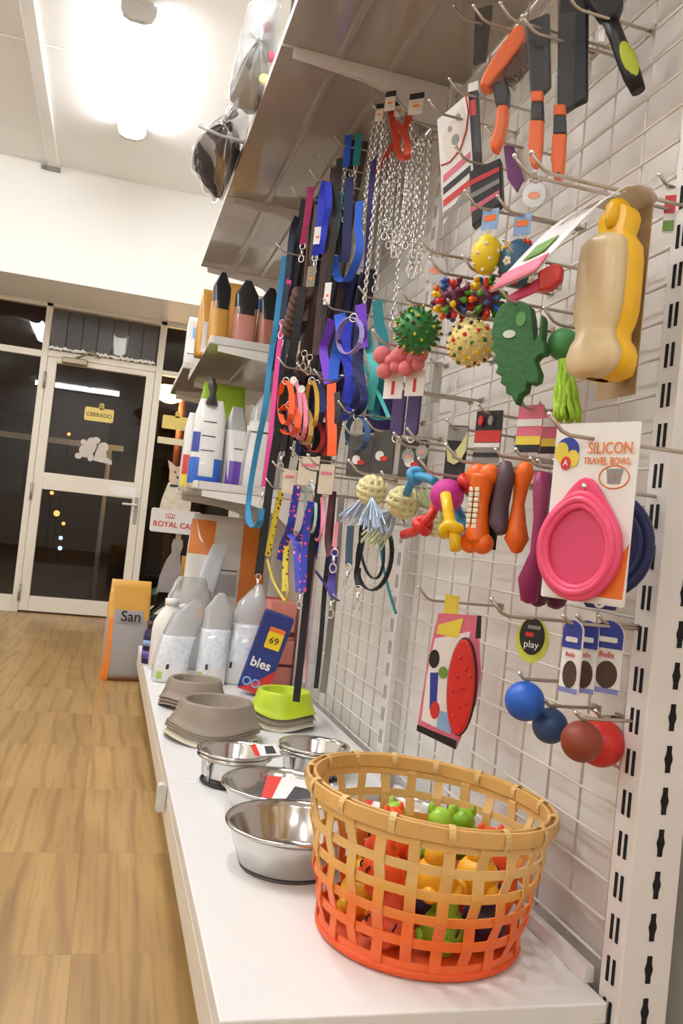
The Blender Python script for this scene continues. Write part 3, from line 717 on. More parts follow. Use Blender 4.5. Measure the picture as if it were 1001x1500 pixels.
def egg(px, py, x, rpx, rz, m, label, what, dots, flowers=False):
    p = P(px, py, x=x); r = S(p, rpx); t = thing('egg_ball', label, 'pet toy', p)
    MB().sphere((0, 0, 0), r, 24, 16, sc=(1, 1, rz)).build('egg', m, t)
    for i, n_ in enumerate(fib(22)):
        n_ = Vector(n_)
        q = Vector((n_.x * r, n_.y * r, n_.z * r * rz)) * 1.0
        if flowers:
            if i % 2: continue
            fm_ = [WC, YL, RD][i % 3]; ax = n_.orthogonal().normalized(); bx_ = n_.cross(ax); mb = MB()
            for k in range(5):
                mb.sphere(tuple(q + (ax * math.cos(k * 1.257) + bx_ * math.sin(k * 1.257)) * r * .15), r * .105, 7, 5)
            fo_ = mb.build('flower', fm_, t); MB().sphere(tuple(q * 1.02), r * .09, 7, 5).build('flower_centre', YL if fm_ is not YL else WC, fo_)
        else: MB().sphere(tuple(q * .985), r * .13, 9, 7).build('dot', dots, t)
    MB().torus((0, 0, r * rz + .004), .005, .0012, None, 12, 5).build('loop', WC, t)
    hk = card('header', label, 'tag', px, py, x, 2, 2, 0) if False else None
    f_ = p + Vector((0, 0, r * rz + .02))
    MB().prism(rect(0, .022, .030, .036), -.0006, .0006, Matrix.Translation((0, 0, r * rz + .004)) @ Matrix.Rotation(R_(-50), 4, 'Z')).build('header_card', SKC, t)
    MB().prism(rect(0, .024, .022, .010), -.0014, -.0006, Matrix.Translation((0, 0, r * rz + .004)) @ Matrix.Rotation(R_(-50), 4, 'Z')).build('header_print', ORC, t)
    hook(p.y, p.z + r * rz + .042, p.x - .02, what)
egg(713, 373, .56, 22, 1.36, rub('lemon', '#f1d023'), 'yellow egg-shaped rubber ball with white dots', 'the yellow egg ball', WC)
egg(760, 386, .61, 29, 1.22, rub('petrol', '#35607a'), 'petrol blue rubber egg ball with flowers', 'the blue flowered egg ball', WC, True)

# --- flat green jagged monster toy
th = R_(-52); p = P(762, 520, x=.60); f = plane(p, th)
out = [(742, 447), (756, 442), (770, 444), (781, 452), (784, 470), (785, 490), (787, 502), (793, 495), (797, 462), (800, 470), (798, 500), (803, 508), (802, 520), (793, 523), (787, 530), (794, 548), (792, 560), (783, 565), (776, 562), (774, 575), (765, 580), (760, 595), (752, 580), (745, 578), (745, 568), (737, 563), (739, 553), (730, 548), (734, 538), (726, 531), (731, 522), (722, 512), (727, 505), (724, 490), (728, 470), (734, 455)]
t = thing('jagged_monster_toy', 'flat green rubber monster toy with jagged edges', 'pet toy', p, th)
MB().prism([f(*q) for q in out], -.011, .011).build('body', mat('foam_green', '#2f6b34', .6, var=.25, scale=120, bump=.4), t, bevel=.003)
ox, oz = f(751, 492); MB().prism(ell(.011, .0065, 16, ox, oz), -.0125, -.010).build('eye', mat('toy_eye', '#d9e2cf', .4), t)
ox, oz = f(768, 470); MB().prism(ell(.0085, .012, 16, ox, oz), -.0125, -.010).build('brow', mat('foam_light', '#5b9a56', .6), t)
hook(p.y, p.z + .082, p.x - .02, 'the green monster toy')
# --- green ball with lime rope tassel
p = P(826, 505, x=.66); r = S(p, 24); t = thing('rope_ball', 'green rubber ball with lime rope tassel behind the bottle', 'pet toy', p)
MB().sphere((0, 0, 0), r, 22, 14).build('ball', rub('fern', '#4f9a5a'), t)
q0 = P(828, 528, x=.655); q1 = P(832, 615, x=.645)
tm = mat('rope_lime', '#a6cf3a', .8, var=.2, scale=150, bump=.5)
rnd = random.Random(5)
for k in range(11):
    a = 2 * PI * k / 11; off = Vector((math.cos(a), math.sin(a), 0)); pts = []
    for j in range(7):
        s_ = j / 6; pts.append(q0.lerp(q1, s_) + off * (.004 + .013 * s_ ** .7) + Vector((rnd.uniform(-1, 1), rnd.uniform(-1, 1), 0)) * .0035)
    MB().tube(pts, .0048, 7).build('rope_strand', tm, t, world=True)
MB().torus((0, 0, 0), .007, .004, Matrix.Translation(P(829, 540, x=.655)) @ Matrix.Rotation(PI / 2, 4, 'X'), 14, 6).build('rope_knot', tm, t, world=True)
hook(p.y, p.z + r + .004, p.x - .01, 'the green rope ball')
# --- smooth rubber balls on a slanting peg
bl_ = [(769, 1027, .600, 29, rub('cobalt', '#1c5cc0'), 'bright blue rubber ball at the left of the row of four'), (806, 1063, .640, 26, rub('denim', '#2b4a78'), 'dull dark blue rubber ball second in the row of four'), (852, 1086, .655, 30, rub('brick', '#a8332e'), 'dull red rubber ball third in the row of four'), (878, 1087, .690, 35, rub('scarlet', '#cf2a1c'), 'bright red rubber ball nearest the upright')]
cs = []
for px, py, x, rp, m_, l in bl_:
    p = P(px, py, x=x); r = S(p, rp); cs.append(p)
cs[1] = P(806, 1063, x=.648); cs[2] = P(852, 1086, x=.640); cs[3] = P(880, 1088, x=.693)
for (px, py, x, rp, m_, l), p in zip(bl_, cs):
    r = S(p, rp); t = thing('rubber_ball', l, 'ball', p, 0, 'smooth rubber balls')
    MB().sphere((0, 0, 0), r, 32, 20).build('ball', m_, t)
    MB().torus((0, 0, r * .99), .004, .0012, None, 12, 5).build('hanging_loop', zinc, t)
    hook(p.y, p.z + r + .003, p.x - .002, 'the ' + l.split(' rubber')[0] + ' ball', up=.010)

# --- packaged goods on cards
th = R_(-40)
p = P(660, 985, x=.62); f = plane(p, th)
t = thing('brush_pack', 'tall picture card with an oval red rubber grooming pad', 'grooming pad pack', p, th)
q = [f(*c) for c in ((643, 898), (706, 902), (702, 925), (705, 985), (698, 1030), (668, 1098), (611, 1070), (622, 1000), (633, 940))]
MB().prism(q, -.001, .001).build('card', PKC, t)
flat(t, [f(*c) for c in ((638, 935), (690, 925), (676, 975), (665, 1040), (660, 1075), (618, 1055), (626, 990))], WC, 'white_print', 2)
flat(t, [f(*c) for c in ((643, 915), (680, 905), (672, 935), (640, 928))], YC, 'yellow_print', 3)
flat(t, [f(*c) for c in ((612, 1061), (670, 1085), (668, 1097), (611, 1070))], BK, 'black_print', 3)
flat(t, [f(*c) for c in ((643, 1040), (664, 1046), (660, 1075), (640, 1066))], SKC, 'sky_print', 3)
flat(t, [f(*c) for c in ((700, 902), (706, 902), (705, 935), (697, 935))], BK, 'dark_side_print', 3)
flat(t, [f(*c) for c in ((631, 985), (643, 985), (640, 1040), (630, 1040))], BLC, 'blue_print', 3)
flat(t, ell(.009, .016, 16, *f(638, 1040)), RC, 'red_roundel', 4)
flat(t, ell(.010, .017, 16, *f(637, 965)), BK, 'dog_picture', 4); flat(t, ell(.009, .011, 14, *f(650, 985)), GNC, 'ball_picture', 4)
c_ = f(678, 1005); A = f(683, 935); B = f(672, 1075)
ax = Vector((A[0] - B[0], 0, A[1] - B[1])); La = ax.length; ang = math.atan2(ax.x, ax.z)
Mp = Matrix.Translation((c_[0], -.008, c_[1])) @ Matrix.Rotation(ang, 4, 'Y')
wdt = S(p, 19.5) / math.cos(th + PHI(p))
MB().prism([(x * 1.10, z * 1.03) for x, z in ell(wdt, La / 2, 32)], .0, .006, Mp).build('pad_frame', BK, t, bevel=.002)
MB().prism(ell(wdt, La / 2, 32), -.008, .003, Mp).build('rubber_pad', RD, t, bevel=.004)
for k in range(9):
    a = k * 2.4; rr_ = math.sqrt((k + .5) / 9) * .75
    MB().sphere((wdt * rr_ * math.cos(a), -.008, La / 2 * rr_ * math.sin(a)), .0034, 8, 5, Mp).build('nub', RD, t)
MB().prism([f(*c) for c in ((653, 870), (674, 873), (671, 900), (650, 898))], -.001, .0005).build('yellow_hanger', YC, t)
hz0 = P(660, 882, x=.62); hook(hz0.y, hz0.z, .585, 'the red grooming pad card')
# oval black and lime tag
t, p, W, H = card('oval_tag', 'oval black and lime toy tag hanging below the bones', 'tag', 780, 936, .60, 2, 2, R_(-45))
MB().prism(ell(SW(p, 23, R_(-45)), S(p, 33), 28, 0, -S(p, 2)), -.001, .003).build('lime_backing', mat('lime_card', '#c9cf4a', .5), t)
flat(t, ell(SW(p, 18, R_(-45)), S(p, 27), 24, 0, S(p, 4)), BK, 'black_oval', 3); 
text('play', .014, WC, t, (0, -.0028, -.008)); flat(t, rect(-.004, .006, .012, .006), RC, 'red_mark', 4); flat(t, rect(.002, .017, .018, .005), GRC, 'grey_mark', 4)
hook(p.y, p.z + S(p, 30), p.x - .04, 'the oval black and lime tag')
# three blue and white snack sachets
for k, (px, x, w_, l) in enumerate(((838, .615, 27, 'left'), (858, .645, 33, 'middle'), (890, .670, 42, 'right'))):
    th = R_(-62 if k == 0 else -45); p = P(px, 962, x=x); W, H = SW(p, w_, th), S(p, 106)
    t = thing('snack_sachet', 'blue and white snack sachet with round top, %s of three' % l, 'sachet', p, th, 'blue snack sachets')
    out = [(-W / 2, -H / 2), (W / 2, -H / 2)] + [(W / 2 * math.cos(a), H / 2 - W * .5 + W * .5 * math.sin(a)) for a in [PI * i / 12 for i in range(13)]]
    MB().prism(out, -.003, .003).build('sachet', WC, t, bevel=.0012)
    MB().prism([(x_ * .98, z_ + .0002) for x_, z_ in out[2:]] + [(-W * .49, H * .12), (W * .49, H * .12)], -.0042, -.0028).build('blue_header', BLC, t)
    text('Balls', W * .28, RC, t, (0, -.0046, H * .03)); MB().prism(rrect(W * .62, H * .07, .002, cz=H * .24), -.0048, -.004).build('white_mark', WC, t)
    MB().prism(ell(W * .36, H * .19, 18, W * .04, -H * .24), -.0042, -.0028).build('treat_picture', mat('choc', '#4a342b', .5, var=.3), t)
    MB().prism(rect(0, -H * .46, W * .98, H * .07), -.004, -.0028).build('blue_foot', mat('card_lilac', '#7f86c0', .5), t)
    hook(p.y, p.z + H * .46, p.x - .006, 'the %s blue snack sachet' % l, up=.012)
# small cards behind the bones
def small_card(px, py, x, w, h, th, base, bands, label, what):
    t, p, W, H = card('blister_card', label, 'package', px, py, x, w, h, R_(th), base)
    for (c0, c1, m_) in bands: flat(t, rect(0, H * ((c0 + c1) / 2 - .5), W * .97, H * (c1 - c0)), m_, 'print_band', 2)
    hook(p.y, p.z + H / 2 - .006, p.x - .006, what, up=.018)
    return t, p, W, H
t, p, W, H = small_card(715, 640, .64, 38, 78, -60, GRC, ((.62, .99, BK), (.40, .62, RC), (.30, .38, WC), (.12, .2, BK)), 'black and red printed card above the toothy bone', 'the black and red card')
for s_ in (-.25, .12): MB().prism(ell(.005, .009, 12, W * s_, H * .30), -.008, -.001).build('blister', RC if s_ < 0 else GRC, t)
small_card(776, 628, .64, 36, 70, -60, PKC, ((.0, .16, BK), (.16, .34, YC), (.55, .7, WC)), 'pink picture card with a yellow and black foot, left of two', 'the left pink card')
small_card(806, 632, .69, 30, 66, -60, PKC, ((.0, .16, BK), (.16, .34, YC), (.6, .8, WC)), 'pink picture card with a yellow and black foot, partly behind the bowl card', 'the right pink card')
t, p, W, H = small_card(668, 668, .60, 30, 90, -40, BK, ((.75, .98, GRC),), 'black card with a pale green V-shaped collar pad', 'the pale green V card')
f = plane(p, R_(-40))
MB().prism([f(*c) for c in ((655, 643), (661, 660), (668, 662), (677, 650), (687, 633), (684, 660), (675, 676), (666, 681), (657, 676))], -.006, -.001).build('collar_pad', mat('pale_green', '#d9dd9a', .6), t)
flat(t, ell(.005, .008, 12, *f(667, 667)), mat('tan_print', '#a8826a', .5), 'pad_print', 14)
small_card(984, 305, .712, 20, 75, -40, WC, ((.4, .75, RC), (.05, .25, GNC)), 'white and red card at the right edge beside the upright', 'the card beside the upright')
small_card(640, 560, .70, 12, 60, -50, mat('card_taupe', '#8f8378', .6), ((.2, .6, GRC),), 'small grey-brown card hanging below the green spiky ball', 'the small taupe card')
# pink plush bows on cards, with purple pouches under them
for k, (px, py, x) in enumerate(((572, 528, .50), (604, 524, .53))):
    p = P(px, py, x=x); r = S(p, 17); t = thing('plush_bow', ['pink plush bow toy on a white card, nearer the leads', 'pink plush bow toy on a white card, under the green spiky ball'][k], 'pet toy', p)
    pl = mat('plush_pink', '#e07a80', .9, var=.2, scale=80, bump=.6); mb = MB()
    for a, b, s_ in ((-.9, .5, 1.0), (.75, .25, .9), (-.5, -.9, .85), (.7, -.6, .7), (0, 0, .62)): mb.sphere((r * a * .6, -r * a * .8, r * b), r * s_ * .82, 14, 10)
    mb.build('bow', pl, t)
    Mc = Matrix.Rotation(R_(-50), 4, 'Z')
    MB().prism(rect(0, -r * 2.0, r * 1.9, r * 2.3), r * .9, r * .9 + .001, Mc).build('card', WC, t)
    MB().prism(rect(.0, -r * 2.2, r * .3, r * 1.2), r * .88, r * .9, Mc).build('card_print', RC, t)
    hook(p.y + .004, p.z + r * 1.4, p.x - .01, ['the left pink bow', 'the right pink bow'][k])
for k, (px, x) in enumerate(((584, .56), (606, .575))):
    p = P(px, 605, x=x); th = R_(-55); W, H = SW(p, 18, th), S(p, 66); t = thing('fabric_pouch', ['left purple fabric strap pouch under the pink bows', 'right purple fabric strap pouch under the pink bows'][k], 'pouch', p, th)
    MB().prism(rrect(W, H, .006), -.004, .004).build('pouch', mat('purple_fabric', '#4a3a66', .8, var=.2, scale=150), t, bevel=.002)
    MB().torus((0, 0, -H / 2 - .006), .009, .0018, None, 14, 6).build('ring', chrome, t)
    hook(p.y, p.z + H / 2, p.x - .01, ['the left purple pouch', 'the right purple pouch'][k])
# --- rope knot toys
def monkey_fist(px, py, x, rpx, label, what, tassels, col='#e4dba4', seed=1):
    p = P(px, py, x=x); r = S(p, rpx); t = thing('rope_knot_toy', label, 'pet toy', p, 0, 'rope knot toys')
    rm = mat('rope_cream', col, .85, var=.25, scale=120, bump=.6)
    MB().sphere((0, 0, 0), r * .80, 14, 10).build('core', rm, t)
    for ax in range(3):
        for k in (-1, 0, 1):
            M_ = Matrix.Rotation(.35, 4, 'X') @ [Matrix.Identity(4), Matrix.Rotation(PI / 2, 4, 'X'), Matrix.Rotation(PI / 2, 4, 'Z')][ax]
            rr_ = math.sqrt(max(.1, 1 - (k * .42) ** 2)) * r * (.84 + .05 * (ax == 1) + .03 * (ax == 2))
            q = Matrix.Translation((0, 0, 0)) @ M_ @ Matrix.Translation((0, k * r * .40, 0))
            MB().torus((0, 0, 0), rr_, r * .19, q, 24, 8).build('rope_turn', rm, t)
    rnd = random.Random(seed)
    for (ax_, ay_, m_) in tassels:
        e_ = P(ax_, ay_, x=x - .02); s0 = p + (e_ - p).normalized() * r * .8
        mb = MB()
        for j in range(26):
            o_ = Vector((rnd.gauss(0, 1), rnd.gauss(0, 1), rnd.gauss(0, .5))) * r * .30; o2 = o_ * 1.9 + Vector((0, 0, -r * .3 * rnd.random()))
            mb.tube([s0, s0.lerp(e_, .35) + o_ * .6, s0.lerp(e_, .7) + o2 * .8, e_ + o2], r * .07, 5)
        o = mb.build('tassel', m_, t, world=True, fix=False); o['kind'] = 'stuff'
    hook(p.y + .01, p.z + r * 1.05, p.x - .02, what)
tb = mat('cotton_blue', '#b9c9dc', .9, var=.25, scale=100); tg_ = mat('cotton_green', '#d3d9ad', .9, var=.25, scale=100)
monkey_fist(545, 718, .49, 22, 'cream rope knot with pale blue tassel nearest the leads', 'the first rope knot', [(512, 752, tb), (548, 770, tb)], seed=1)
monkey_fist(591, 736, .575, 24, 'cream rope knot left of the magenta ball', 'the second rope knot', [(560, 765, tb), (545, 792, tg_)], seed=2)
monkey_fist(637, 766, .64, 20, 'cream rope knot below the magenta ball', 'the third rope knot', [(625, 720, tg_)], seed=3)
# --- price discs on hook ends
for k, (px, py, x, l) in enumerate(((783, 285, .50, 'below the orange brush grips'), (638, 395, .50, 'left of the knobbly balls'), (598, 668, .56, 'below the purple pouches'), (618, 662, .575, 'right of the purple pouches'))):
    p = P(px, py, x=x); r = S(p, 17 if k < 2 else 9); t = thing('price_disc', 'clear hanging price disc with orange print ' + l, 'price tag', p, R_(-35), 'hanging price discs')
    MB().prism(ell(r, r * 1.15, 20), -.0006, .0006).build('disc', milky_film, t)
    MB().prism(ell(r * .55, r * .3, 14, 0, -r * .1), -.0014, -.0006).build('print', mat('pale_orange', '#e79a7c', .5), t)
    MB().torus((0, 0, r * 1.25), .004, .0012, None, 12, 5).build('ring', zinc, t)
    hook(p.y, p.z + r * 1.25 + .004, p.x - .004, 'the price disc ' + l)
# ------------------------------------------------------------------ goods on the base shelf
# bamboo basket, dyed orange towards its foot
BC = Vector((.516, 1.212, ZB + .001)); BH, RB, RT_ = .205, .146, .184
bamboo = ramp_mat('bamboo_dip', [(0, '#ee5f25'), (.42, '#f0702e'), (.62, '#eaa850'), (.75, '#ecc27c'), (1, '#e8bb70')], 'grad', 2, 0, .21, rough=.42, scale=30, rand=.12)
rimm = mat('bamboo_rim', '#dfb068', .4, var=.18, scale=25)
bk = thing('bamboo_basket', 'round openwork bamboo basket, orange at the foot, full of squeaky toys', 'basket', BC)
def brad(z): return RB + (RT_ - RB) * (z / BH) ** .8
def bz(z, a): return z - .062 * (z / BH) * brad(z) * math.cos(a)      # the rim dips towards the wall
NS, NH = 24, 6
hz_ = [.016 + .0345 * k for k in range(NH)]
for k in range(NS):
    a = 2 * PI * k / NS + .05
    pts = []; zs = [0.002] + [v for h in hz_ for v in (h, h + .017)] + [BH - .004]
    for j, z in enumerate(sorted(zs)):
        i = [ii for ii, h in enumerate(hz_) if abs(h - z) < 1e-6]
        off = (.0034 if (i[0] + k) % 2 else -.0034) if i else 0
        r = brad(z) + off
        pts.append((r * math.cos(a), r * math.sin(a), bz(z, a)))
    MB().ribbon(pts, .0155, .0022, (-math.sin(a), math.cos(a), 0)).build('stave', bamboo, bk)
for h in hz_:
    MB().ribbon([(brad(h) * math.cos(2 * PI * i / 60), brad(h) * math.sin(2 * PI * i / 60), bz(h, 2 * PI * i / 60)) for i in range(60)], .0125, .002, (0, 0, 1), closed=True).build('hoop', bamboo, bk)
for dr_, hh in ((.0055, .018), (-.0055, .018)):
    MB().ribbon([((RT_ + dr_) * math.cos(2 * PI * i / 72), (RT_ + dr_) * math.sin(2 * PI * i / 72), bz(BH, 2 * PI * i / 72)) for i in range(72)], .022, .005, (0, 0, 1), closed=True).build('rim', rimm, bk, bevel=.0018)
bw = MB()
for a_ in range(15):
    a = 2 * PI * a_ / 15 + .3
    er = Vector((math.cos(a), math.sin(a), 0)); c_ = er * RT_ + Vector((0, 0, bz(BH, a)))
    MB().ribbon([c_ + er * (.0105 * math.cos(q)) + Vector((0, 0, .0135 * math.sin(q))) for q in [2 * PI * i / 14 for i in range(14)]], .009, .0014, (-math.sin(a), math.cos(a), 0), closed=True).build('binding', mat('cane_tie', '#e2bd7c', .4, var=.1), bk)
MB().torus((0, 0, 0), RB + .003, .007, Matrix.Translation((0, 0, .007)) @ Matrix.Rotation(PI / 2, 4, 'X'), 48, 6).build('foot_ring', mat('orange_cane', '#e8571d', .45, var=.15), bk)
MB().lathe([(0, .004), (RB - .002, .004), (RB - .002, .009), (0, .009)], 40).build('base', MATS['orange_cane'], bk)
# squeaky toys in the basket
tcol = {'orange': '#f2571c', 'coral': '#f4623a', 'yellow': '#f3b51f', 'green': '#86b52a', 'purple': '#3b2f4d', 'lime': '#9ccf3c'}
mk = mat('toy_ink', '#20160f', .5)
def squeaky(c, r, col, label, seed, ears=True):
    rnd = random.Random(seed)
    t = thing('squeaky_toy', label, 'pet toy', Vector(c), rnd.random() * 6.28, 'squeaky toys in the basket')
    m = mat('latex_' + col, tcol[col], .38, var=.12, scale=40, sss=.15)
    b = MB().sphere((0, 0, 0), r, 18, 12, sc=(1, .92, .9)); 
    for k in range(4):                                   # paws
        a = k * PI / 2 + .5
        b.sphere((r * .85 * math.cos(a), r * .85 * math.sin(a), -r * .35), r * .36, 10, 7)
    b.sphere((0, 0, r * .95), r * .58, 14, 9); b.build('body', m, t)
    e = MB()
    for s in (-1, 1): e.sphere((s * r * .45, 0, r * 1.42), r * .24, 9, 6, sc=(.7, .5, 1.2))
    e.build('ears', m, t)
    for k in range(3):
        a = -2.2 + k * .7
        p0 = Vector((math.cos(a), math.sin(a) * .92, .1)) * r * 1.01; p1 = Vector((math.cos(a + .16), math.sin(a + .16) * .92, .42)) * r * .97
        MB().tube([p0, (p0 + p1) * .53, p1], .0016, 5).build('stitch_mark', mk, t)
    return t
tl = [(-.075, -.075, .030, 'coral', 'coral orange squeaky toy low at the front left of the basket'), (.0, -.095, .030, 'green', 'green squeaky toy low at the front of the basket'), (.075, -.07, .030, 'purple', 'dark purple squeaky toy low at the front right of the basket'),
      (-.09, .02, .030, 'yellow', 'yellow squeaky toy low on the left side of the basket'), (.0, -.01, .030, 'purple', 'dark purple squeaky toy in the middle of the basket floor'), (.09, .02, .030, 'coral', 'coral orange squeaky toy low on the right side of the basket'),
      (-.085, -.06, .096, 'orange', 'bright orange squeaky toy on top at the left front'), (-.015, -.085, .096, 'yellow', 'yellow squeaky toy on top at the front middle'), (.055, -.075, .096, 'yellow', 'yellow squeaky toy with black marks on top at the front right'),
      (.10, -.015, .094, 'orange', 'bright orange squeaky toy on top at the right edge'), (-.05, .015, .112, 'orange', 'orange squeaky toy lying highest at the left back'), (.03, .02, .112, 'lime', 'lime green squeaky toy lying highest in the middle'), (.09, .065, .096, 'green', 'green squeaky toy on top near the wall'), (-.02, .09, .096, 'lime', 'lime green squeaky toy at the back of the basket')]
for i, (x, y, z, c, l) in enumerate(tl): squeaky(BC + Vector((x, y, z + .016)), .034, c, l, i)

# stainless steel bowls
def steel_bowl(c, R, h, label, rb=.76, card=None, sticker=False):
    t = thing('steel_bowl', label, 'bowl', c, 0, 'stainless steel bowls')
    Rb = R * rb
    pr = [(0, .006), (Rb * .9, .006), (Rb, .010), (Rb * 1.02, .02), (R * .93, h - .012), (R * .955, h - .004), (R, h), (R * 1.004, h - .003), (R * .975, h - .009), (R * .94, h - .012)]
    ins = [(R * .90, h - .014), (Rb * .98, .022), (Rb * .9, .012), (0, .011)]
    MB().lathe([(0, .004), (Rb * .93, .004), (Rb * 1.0, .010), (R * .915, h - .014), (R * .945, h - .007), (R * .99, h - .006), (R, h - .002), (R * .985, h), (R * .93, h - .001), (R * .90, h - .012), (Rb * .97, .014), (Rb * .9, .0075), (0, .0075)], 56).build('bowl', steel, t)
    MB().lathe([(Rb * .80, .0), (Rb * .95, .0), (Rb * .97, .004), (Rb * .78, .004)], 48).build('rubber_ring', mat('grey_rubber', '#5b5550', .6), t)
    if card:
        M = Matrix.Translation((card[0], card[1], h * .55)) @ Matrix.Rotation(card[2], 4, 'Z') @ Matrix.Rotation(R_(-62), 4, 'X')
        w = R * .62
        MB().prism([(-w, -w * .55), (w, -w * .55), (w, w * .55), (-w, w * .55)], -.0006, .0006, M).build('label_card', mat('label_white', '#f1efec', .5), t)
        MB().prism([(-w, -w * .55), (-w * .72, -w * .55), (-w * .55, w * .55), (-w, w * .55)], -.0012, .0, M).build('label_red', mat('label_red', '#d9301f', .5), t)
        MB().prism([(-w * .3, -w * .35), (w * .5, -w * .35), (w * .35, w * .2), (-w * .1, w * .25)], -.0012, .0, M).build('label_picture', mat('label_grey', '#3d3b3e', .5), t)
    return t
steel_bowl((.368, 1.462, ZB), .119, .078, 'large polished steel bowl in front, left of the basket')
b2 = steel_bowl((.395, 1.735, ZB), .116, .062, 'steel bowl with a red and white label card, behind the large bowl', card=(.05, .02, R_(-20)))
steel_bowl((.60, 1.60, ZB), .100, .062, 'steel bowl behind the basket by the wire grid', card=(.0, .02, R_(-30)))
# double diner on a steel stand
dd = thing('double_diner', 'pair of steel bowls in a low stand with two labels', 'bowl stand', (.44, 1.98, ZB))
for k, (dx, dy) in enumerate(((-.105, -.045), (.10, .03))):
    R, h = .088, .075
    MB().lathe([(0, .012), (R * .72, .012), (R * .82, .02), (R * .86, h - .010), (R * .98, h - .004), (R, h), (R * .90, h), (R * .84, h - .008), (R * .78, .024), (R * .7, .016), (0, .016)], 44, (dx, dy, 0)).build('bowl', steel, dd)
    MB().torus((0, 0, 0), R * .93, .005, Matrix.Translation((dx, dy, h - .012)) @ Matrix.Rotation(PI / 2, 4, 'X'), 40, 6).build('stand_ring', steel, dd)
    MB().torus((0, 0, 0), R * .80, .004, Matrix.Translation((dx, dy, .005)) @ Matrix.Rotation(PI / 2, 4, 'X'), 40, 6).build('foot_ring', mat('black_rubber', '#242225', .5), dd)
    for j in range(4):
        a = j * PI / 2 + .6
        MB().cyl((dx + R * .92 * math.cos(a), dy + R * .92 * math.sin(a), h - .012), (dx + R * .80 * math.cos(a), dy + R * .80 * math.sin(a), .006), .0035, n=6).build('leg', steel, dd)
MB().ribbon([(-.03, -.06, .064), (-.0, -.05, .070), (.03, -.03, .064)], .03, .004, (.3, 1, 0)).build('bridge', steel, dd)
Mx = Matrix.Translation((-.045, -.065, .079)) @ Matrix.Rotation(R_(15), 4, 'Z') @ Matrix.Rotation(R_(-80), 4, 'X')
MB().prism([(-.03, -.025), (.035, -.025), (.045, .03), (-.02, .03)], -.0006, .0006, Mx).build('label_card', MATS['label_white'], dd)
MB().prism([(-.03, -.025), (-.018, -.025), (-.006, .03), (-.02, .03)], -.0014, .0, Mx).build('label_red', MATS['label_red'], dd)
MB().prism([(.0, -.018), (.026, -.018), (.034, .02), (.012, .02)], -.0014, .0, Mx).build('label_picture', MATS['label_grey'], dd)

# moulded plastic bowls with a wavy foot, nested in stacks
def plastic_bowl(c, R, h, col, label, rz=0):
    n = 48; mb = MB(); rows = []
    prof = [(.66, .985, 0), (.69, 1.0, 0), (.735, .995, 0), (.765, .95, 0), (.84, .5, .1), (.93, .14, .8), (.985, .04, 1), (.99, .0, 1)]
    inner = [(.645, .95, 0), (.60, .35, 0), (.5, .28, 0), (.02, .28, 0)]
    for r, z, wv in list(reversed(inner)) + prof:
        rows.append([Vector((R * r * math.cos(2 * PI * j / n), R * r * math.sin(2 * PI * j / n), h * z + wv * .0075 * (1 + math.cos(3 * 2 * PI * j / n + rz)))) for j in range(n + 1)])
    mb.sheet(rows)
    o = mb.build('plastic_bowl', col, solid=.003); o.location = c
    tag(o, label, 'bowl', 'nested plastic bowls'); return o
taupe = mat('taupe_plastic', '#8d7f6f', .45, var=.04); cream = mat('cream_plastic', '#d9ceb6', .45, var=.04); lime = mat('lime_plastic', '#b9cf22', .4, var=.04)
for k in range(4):
    plastic_bowl((.338 - .002 * (3 - k), 2.33, ZB + [0, .018, .0245, .031][k]), .130, .072, [cream, taupe, taupe, taupe][k], ['cream plastic bowl at the bottom of the front stack', 'taupe plastic bowl second from the bottom of the front stack', 'taupe plastic bowl third from the bottom of the front stack', 'large taupe plastic bowl on top of the front stack'][k], 2.2)
for k in range(3):
    plastic_bowl((.318, 2.72, ZB + k * .010), .108, .068, taupe, ['taupe plastic bowl at the bottom of the rear left stack', 'taupe plastic bowl in the middle of the rear left stack', 'taupe plastic bowl on top of the rear left stack'][k], 1.0)
for k in range(3):
    plastic_bowl((.566, 2.52, ZB + [0, .018, .036][k]), .104, .070, [cream, taupe, lime][k], ['cream plastic bowl at the bottom of the stack below the lime one', 'taupe plastic bowl right under the lime green bowl', 'lime green plastic bowl on top of its stack'][k], 2.6)
# ------------------------------------------------------------------ grooming tools at the top of the near grid
OG = rub('grip_orange', '#ff6c08'); BG = mat('grip_black', '#0d0c0e', .4)
def tool(name, label, cat, px, py, x, th): p = P(px, py, x=x); return thing(name, label, cat, p, th), p, plane(p, th)
def slab(t, f, pts, d0, d1, m, name, bevel=.003): return MB().prism([f(*q) for q in pts], d0, d1).build(name, m, t, bevel=bevel)
def bag(t, f, pts, d0, d1): return MB().prism([f(*q) for q in pts], d0, d1).build('clear_bag', clear_film, t)
# curved orange brush
t, p, f = tool('grooming_brush', 'grooming brush with curved orange back and orange grip in a clear bag', 'brush', 738, 140, .56, R_(-35))
slab(t, f, [(703, 132), (711, 112), (728, 84), (745, 60), (758, 43), (770, 45), (773, 58), (765, 76), (748, 98), (730, 118), (718, 134)], -.016, .016, OG, 'head_shell', .005)
slab(t, f, [(755, 92), (768, 72), (776, 66), (778, 90), (766, 108), (748, 122), (738, 118)], -.015, .015, mat('bristle_bed', '#5c3a30', .7), 'bristle_pad', .002)
br = MB()
for i in range(60):
    a, b = random.random(), random.uniform(-.013, .013)
    x0, z0 = f(742 + 34 * a, 120 - 50 * a); x1, z1 = f(742 + 34 * a + 11, 120 - 50 * a + 9)
    br.cyl((x0, b, z0), (x1, b, z1), .0007, n=4)
o = br.build('bristles', zinc, t, fix=False); o['kind'] = 'stuff'
slab(t, f, [(722, 128), (742, 120), (748, 135), (746, 158), (728, 160)], -.012, .012, BG, 'neck', .004)
